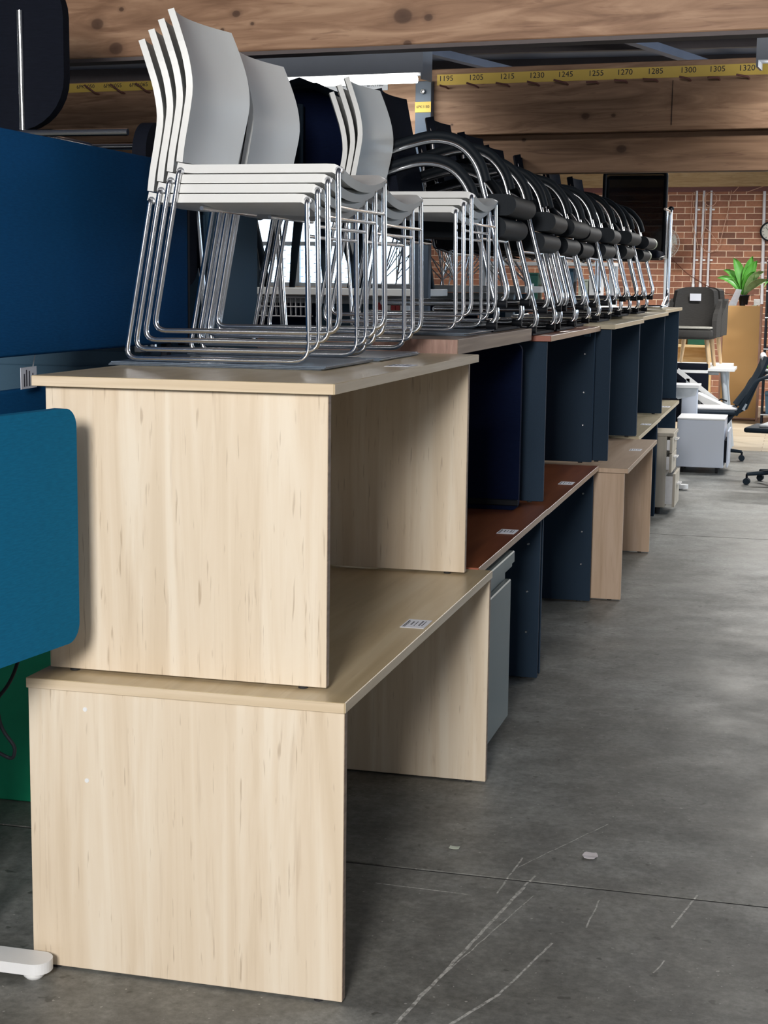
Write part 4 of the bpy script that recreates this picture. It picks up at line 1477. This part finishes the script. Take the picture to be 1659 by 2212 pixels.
def tub_chair(label, loc, rz):
    t = thing('tub_chair', label, 'chair', loc, rz, 'grey tub chairs on the white table')

    def bk_(u, v):
        b_ = 2 * v - 1
        wd = .25 * (1 - .10 * u ** 3)
        zz = .36 + .455 * u - .03 * abs(b_) ** 6 * u
        return (wd * b_, .17 + .07 * u + .04 * (1 - b_ * b_) - .05 * abs(b_) ** 3, zz)
    MB().sheet(bk_, 12, 14, .06).build('backrest', 'tub', t)
    MB().bbox(-.245, .245, -.27, .20, .29, .395, .03).build('seat', 'tub', t)
    MB().bbox(-.235, .235, -.272, .15, .395, .418, .010).build('seat_trim', 'tubtrim', t)
    for sx in (-1, 1):
        MB().prism([(-.12, .31), (.20, .31), (.24, .70), (.18, .68), (.06, .60), (-.06, .55), (-.12, .48)], 'x', .246 * sx - .024, .246 * sx + .024).build('arm', 'tub', t)
    for sx in (-1, 1):
        for sy in (-1, 1):
            MB().tube([(.22 * sx, .20 * sy, 0), (.18 * sx, .17 * sy, .31)], .016, 4, r_end=.026).build('leg', 'legwood', t)
    return t


tc_ = tub_chair('dark grey tub chair with paper notice on its back on the white table', (-.165, 13.55, .8455), R(-5))
MB().box(-.058, .058, .158, .161, .68, .755).build('paper_notice', 'paper', tc_)
tub_chair('dark grey tub chair standing behind the one with the notice', (-.14, 14.18, .8455), R(-8))
tb2 = thing('white_table', 'white table just behind the one with the tub chair', 'table', (-.62, 13.90, 0))
MB().bbox(0, .86, 0, .62, .815, .845, .003).build('tabletop', 'white', tb2)
for xx in (.06, .80):
    for yy in (.06, .56):
        MB().bbox(xx - .02, xx + .02, yy - .02, yy + .02, 0, .815, .002).build('leg', 'frame_grey', tb2)

# folded sit-stand parts: white panels and dark screen
bs = thing('black_screen', 'black padded screen standing behind tilted white desktops', 'screen', (-.55, 13.12, .0))
MB().bbox(0, .60, 0, .03, .30, .80, .01).build('panel', 'black_fab', bs)
MB().bbox(0, .59, 0.0, .03, .83, .90, .01).build('top_roll', 'black_fab', bs)
MB().bbox(0, .59, -.004, .034, .80, .83, .003).build('trim_bar', 'white', bs)
for xx in (.05, .5):
    MB().bbox(xx, xx + .04, 0, .03, 0, .30, .003).build('foot_post', 'frame_grey', bs)
td = thing('tilted_desktop', 'white desktop leaning at an angle against the black screen', 'desktop', (-.27, 13.04, .45))
MB().prism([(0, .36), (.02, .40), (.50, .04), (.47, 0)], 'y', 0, .03).build('board', 'white', td)
MB().tube([(.40, -.02, .06), (.46, -.02, .10), (.52, -.02, .08)], .008, 6).build('bracket', 'black', td)
MB().bbox(.1, .14, .0, .03, -.45, .30, .003).build('prop', 'frame_grey', td)
td2 = thing('tilted_desktop', 'white rounded desktop lying tilted below the leaning one', 'desktop', (-.06, 12.70, .42))
MB().prism([(0, .17), (.03, .20), (.35, .06), (.27, .0), (.22, 0)], 'y', 0, .30).build('board', 'white', td2)
MB().bbox(.02, .06, .1, .2, -.40, .14, .003).build('prop', 'frame_grey', td2)
sd = thing('standing_desk', 'white sit-stand desk frame just past the desk row', 'desk', (-.55, 11.69, 0))
MB().bbox(0, .60, 0, .30, .735, .765, .003).build('desktop', 'white', sd)
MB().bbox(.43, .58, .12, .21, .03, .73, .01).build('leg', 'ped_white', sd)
MB().prism([(.25, .735), (.58, .735), (.56, .66), (.40, .62)], 'y', .11, .17).build('bracket', 'frame_grey', sd)
MB().bbox(.30, .60, .12, .21, 0, .03, .008).build('foot', 'white', sd)
f2 = thing('leveling_bar', 'loose white desk foot poking out beside the oak pedestal', 'foot', (-.30, 9.92, 0))
MB().prism(rrect(0, .40, -.04, .04, .035, 6), 'z', .012, .045).build('bar', 'white', f2)
MB().lathe([(.018, 0), (.018, .012)], .34, 0, 12).build('pad', 'white', f2)
MB().lathe([(.018, 0), (.018, .012)], .06, 0, 12).build('pad', 'white', f2)


# office chairs, side view
def office_chair(label, loc, rz, seatmat, g='office chairs in the far aisle'):
    t = thing('office_chair', label, 'chair', loc, rz, g)

    def back(u, v):
        b = 2 * v - 1
        return (.235 * b, .22 + .22 * u + .05 * math.sin(u * 2.4) - .035 * (1 - b * b), .56 + .46 * u)
    MB().sheet(lambda u, v: back(u, 1 - v), 10, 8, .03).build('backrest', 'officeblack', t)
    MB().tube([(-.12, .455, 1.00), (0, .45, 1.03), (.12, .455, 1.00)], .028, 8).build('head_roll', 'seat_white', t)
    MB().tube([(0, .16, .44), (0, .30, .52), (0, .40, .78)], .03, 8).build('spine', 'officeblack', t)
    MB().tube([(0, .27, .50), (0, .30, .56)], .036, 10).build('collar', 'frame_grey', t)
    MB().bbox(-.24, .24, -.28, .20, .455, .50, .018).build('seat', 'officeblack', t)
    MB().bbox(-.20, .20, -.16, .22, .50, .525, .010).build('seat_pad', seatmat, t)
    for sx in (-1, 1):
        MB().tube(fillet([(.24 * sx, .20, .46), (.27 * sx, .28, .60), (.28 * sx, .38, .80), (.28 * sx, .56, .86), (.28 * sx, .66, .82)], .06), .018, 8).build('arm', 'officeblack', t)
        MB().bbox(.28 * sx - .03, .28 * sx + .03, .48, .68, .855, .88, .010).build('arm_pad', 'frame_grey', t)
    MB().prism([(-.10, .40), (.20, .44), (.12, .33), (.0, .30)], 'x', -.06, .06).build('mechanism', 'officeblack', t)
    MB().tube([(0, 0, .10), (0, 0, .34)], .026, 10).build('gas_lift', 'steel', t)
    for k in range(5):
        a = R(72 * k + 10)
        x, y = .29 * math.cos(a), .29 * math.sin(a)
        MB().tube([(0, 0, .115), (x, y, .09)], .024, 8, r_end=.015).build('base_arm', 'officeblack', t)
        MB().tube([(x, y, .09), (x, y, .05)], .010, 6).build('castor_stem', 'black', t)
        MB().lathe([(.029, -.022), (.029, -.006), (.016, -.004), (.016, .004), (.029, .006), (.029, .022)], x, y, 14, 'x', .0295).build('castor', 'officeblack', t)
    return t


office_chair('black office chair with pale seat pad tilted back near the white pedestal', (.15, 12.36, .0), R(-84), 'seat_white')
office_chair('black office chair with castors cut by the right picture edge', (.83, 10.55, .0), R(-100), 'frame_grey')

# black shelving at the right edge
bsx = thing('black_rack', 'black metal rack with plants and bins at the right picture edge', 'rack', (.50, 16.55, 0))
for xx in (0, .8):
    for yy in (0, .38):
        MB().box(xx, xx + .025, yy, yy + .025, 0, 2.05).build('post', 'black', bsx)
for zz in (.12, .55, .92, 1.30, 1.62, 1.98):
    MB().box(0, .825, 0, .405, zz, zz + .02).build('shelf', 'black', bsx)
    MB().box(0, .825, -.003, 0, zz + .004, zz + .016).build('shelf_edge', 'frame_grey', bsx)
for (x, z, m_, lab) in ((.56, .1405, 'slate', 'dark blue bin at the bottom of the black rack'), (.56, .9405, 'officeblack', 'black crate on the middle of the black rack'), (.56, 1.3205, 'officeblack', 'black crate high on the black rack')):
    t = thing('storage_bin', lab, 'bin', (x, 16.58, z), 0, 'bins on the black rack')
    MB().prism([(-.0, 0), (.26, 0), (.28, .26), (-.02, .26)], 'y', 0, .30).build('tub', m_, t)
    MB().box(-.022, .282, -.006, .0, .235, .262).build('rim', m_, t)
for (z, lab, sc) in ((.5705, 'small leafy plant in a grey pot on the black rack', 1.0), (1.6405, 'trailing leafy plant on the upper shelf of the black rack', 1.0)):
    t = thing('shelf_plant', lab, 'plant', (.60, 16.62, z), 0, 'plants on the black rack')
    MB().lathe([(.05, 0), (.065, .12), (.058, .12)], 0, 0, 14).build('pot', 'frame_grey', t)
    for k in range(9):
        a = R(40 * k + 10 * (k % 3))
        def lf2(u, v, a=a, k=k):
            r_ = .17 * u
            b = (2 * v - 1) * .028 * math.sin(math.pi * min(1, .08 + .92 * u))
            return (r_ * math.cos(a) - b * math.sin(a), r_ * math.sin(a) + b * math.cos(a), .11 + .17 * u - .16 * u * u * (1 + .3 * (k % 3)))
        MB().sheet(lf2, 7, 3, .0015).build('leaf', 'leaf', t)

# conduits, cables, clock on the brick wall
def on_wall(s, z, t=-.012):
    return bw(WL, s, t, z)


def wall_thing(name, label, cat, group=None):
    return thing(name, label, cat, WL, BA, group)


for k, s in enumerate((-.300, -.200, -.098)):
    c = wall_thing('conduit', ['left', 'middle', 'right'][k] + ' one of the three white conduits on the brick wall', 'conduit', 'three conduits on the brick wall')
    MB().tube([(s + .003, -.034, 3.0), (s, -.034, 1.69)], .0165, 12).build('pipe', 'conduit', c)
    MB().lathe([(.021, 0), (.021, .05)], s, -.034, 12, 'z', 1.66).build('coupling', 'white', c)
    for zz in (2.74, 2.04):
        MB().bbox(s - .02, s + .055, -.018, -.008, zz - .012, zz + .012, .002).build('saddle', 'white', c)
tk_ = wall_thing('cable_trunking', 'white trunking box at the foot of the three conduits', 'trunking')
MB().bbox(-.345, -.045, -.06, -.008, 1.60, 1.662, .004).build('box', 'white', tk_)
MB().bbox(-.345, -.045, -.066, -.06, 1.604, 1.658, .002).build('cover', 'white', tk_)
c4 = wall_thing('conduit', 'white conduit running down behind the wall clock', 'conduit')
MB().tube([(.632, -.034, 2.985), (.664, -.034, 1.44)], .022, 12).build('pipe', 'conduit', c4)
MB().bbox(.62, .70, -.018, -.008, 2.0, 2.024, .002).build('saddle', 'white', c4)
ck = wall_thing('wall_clock', 'round wall clock with black rim at the right picture edge', 'clock')
MB().lathe([(.128, -.06), (.134, -.105), (.112, -.105), (.112, -.085)], .735, 0, 32, 'y', 2.435).build('rim', 'black', ck)
fc = MB().lathe([(.113, -.07), (.113, -.088)][::-1], .735, 0, 32, 'y', 2.435).build('face', 'clockface', ck)
for k in range(12):
    a = R(30 * k)
    MB().box(-.004, .004, -.091, -.0885, .085, .10).build('tick', 'ink', fc).matrix_local = Matrix.Translation((.735, 0, 2.435)) @ Matrix.Rotation(a, 4, 'Y')
MB().tube([(.735, -.093, 2.435), (.77, -.093, 2.475)], .004, 5).build('hour_hand', 'ink', ck)
MB().tube([(.735, -.094, 2.435), (.68, -.094, 2.49)], .003, 5).build('minute_hand', 'ink', ck)


def cable(label, pts, r, mat, name='wall_cable'):
    o = MB().tube(fillet(pts, .08, 6), r, 5).build(name, mat)
    o.location = WL
    o.rotation_euler = (0, 0, BA)
    return tag(o, label, 'cable', 'cables on the brick wall')


cable('pale cable hooked left of the conduits near the lintel', [(-.36, -.03, 2.97), (-.37, -.03, 2.6), (-.33, -.05, 2.5), (-.28, -.055, 2.35), (-.25, -.055, 2.2)], .005, 'wirepink')
loop = [(-.10 + .085 * math.cos(R(a)), -.055, 2.88 + .095 * math.sin(R(a))) for a in range(0, 360, 20)]
lo_ = MB().tube(loop, .005, 5, closed=True).build('wall_cable', 'wirepink')
lo_.location = WL
lo_.rotation_euler = (0, 0, BA)
tag(lo_, 'coiled loop of pale cable over the right conduit', 'cable', 'cables on the brick wall')
cable('long pale cable sagging in a loop across the conduits', [(-.17, -.055, 2.98), (-.16, -.055, 2.5), (-.22, -.055, 2.26), (-.12, -.055, 2.13), (.04, -.055, 2.19), (.10, -.055, 2.5), (.15, -.03, 2.75), (.18, -.03, 3.0)], .005, 'wirepink')
cable('pale cable slanting from the middle conduit to the loop', [(-.17, -.058, 2.5), (-.08, -.058, 2.42), (.03, -.058, 2.28)], .004, 'wirepink')
cable('dark brown cord drooping across the brick wall', [(-.66, -.03, 2.10), (-.40, -.06, 1.86), (-.10, -.06, 1.68), (.20, -.04, 1.57), (.55, -.03, 1.57)], .005, 'wirebrown')
cable('pale cable slanting up to the lintel right of the coil', [(.20, -.04, 2.96), (.28, -.04, 3.05)], .005, 'wirepink')
cable('pale cable slanting up near the far right conduit', [(.38, -.04, 2.97), (.62, -.04, 3.055)], .005, 'wirepink')

# pedestal fan in front of the wall
pf = wall_thing('pedestal_fan', 'pedestal fan with wire guard behind the mesh chairs', 'fan')
g = MB()
FX, FZ, FY, FR = -.63, 2.26, -.55, .21
for k in range(64):
    a = R(360 / 64 * k)
    g.tube([(FX, FY - .07, FZ), (FX + FR * .6 * math.cos(a), FY - .06, FZ + FR * .6 * math.sin(a)), (FX + FR * math.cos(a), FY, FZ + FR * math.sin(a)), (FX + FR * .6 * math.cos(a), FY + .06, FZ + FR * .6 * math.sin(a)), (FX, FY + .06, FZ)], .0030, 4, cap=False)
for rr_ in (.6, 1.0):
    g.tube([(FX + FR * rr_ * math.cos(R(a)), FY - .06 * (rr_ < .9), FZ + FR * rr_ * math.sin(R(a))) for a in range(0, 360, 15)], .004, 5, closed=True)
g.build('guard', 'fanguard', pf)
MB().lathe([(.05, -.06), (.06, -.01), (.05, .14), (.02, .16)], FX, FY + .06, 16, 'y', FZ).build('motor', 'frame_grey', pf)
for k in range(4):
    a = R(90 * k + 20)
    def bl(u, v, a=a):
        r_ = .03 + .15 * u
        aa = a + (v - .5) * 1.0 * (.4 + u * .5)
        return (FX + r_ * math.cos(aa), FY + .02 * (2 * v - 1), FZ + r_ * math.sin(aa))
    MB().sheet(bl, 5, 5, .003).build('blade', 'fanguard', pf)
MB().tube([(FX, FY + .15, FZ - .03), (FX, FY + .15, .03)], .02, 10).build('pole', 'frame_grey', pf)
MB().lathe([(.22, 0), (.22, .02), (.03, .04)], FX, FY + .15, 24).build('base', 'frame_grey', pf)

# litter on the floor
lf_ = MB().sheet(lambda u, v: (.432 + (u - .5) * .05 * (1 - .4 * abs(2 * v - 1)), 1.146 + (v - .5) * .05, .004 + .006 * (u - .5) ** 2 + .002 * math.sin(9 * v)), 5, 5, .001).build('dry_leaf', 'leaflitter')
tag(lf_, 'pale dry scrap lying on the concrete aisle', 'litter')
lf2_ = MB().sheet(lambda u, v: (.03 + (u - .5) * .03, 1.10 + (v - .5) * .022, .003 + .006 * (u - .5) ** 2), 4, 3, .001).build('paper_scrap', 'palegreen')
tag(lf2_, 'tiny pale scrap on the floor by the near desk', 'litter')
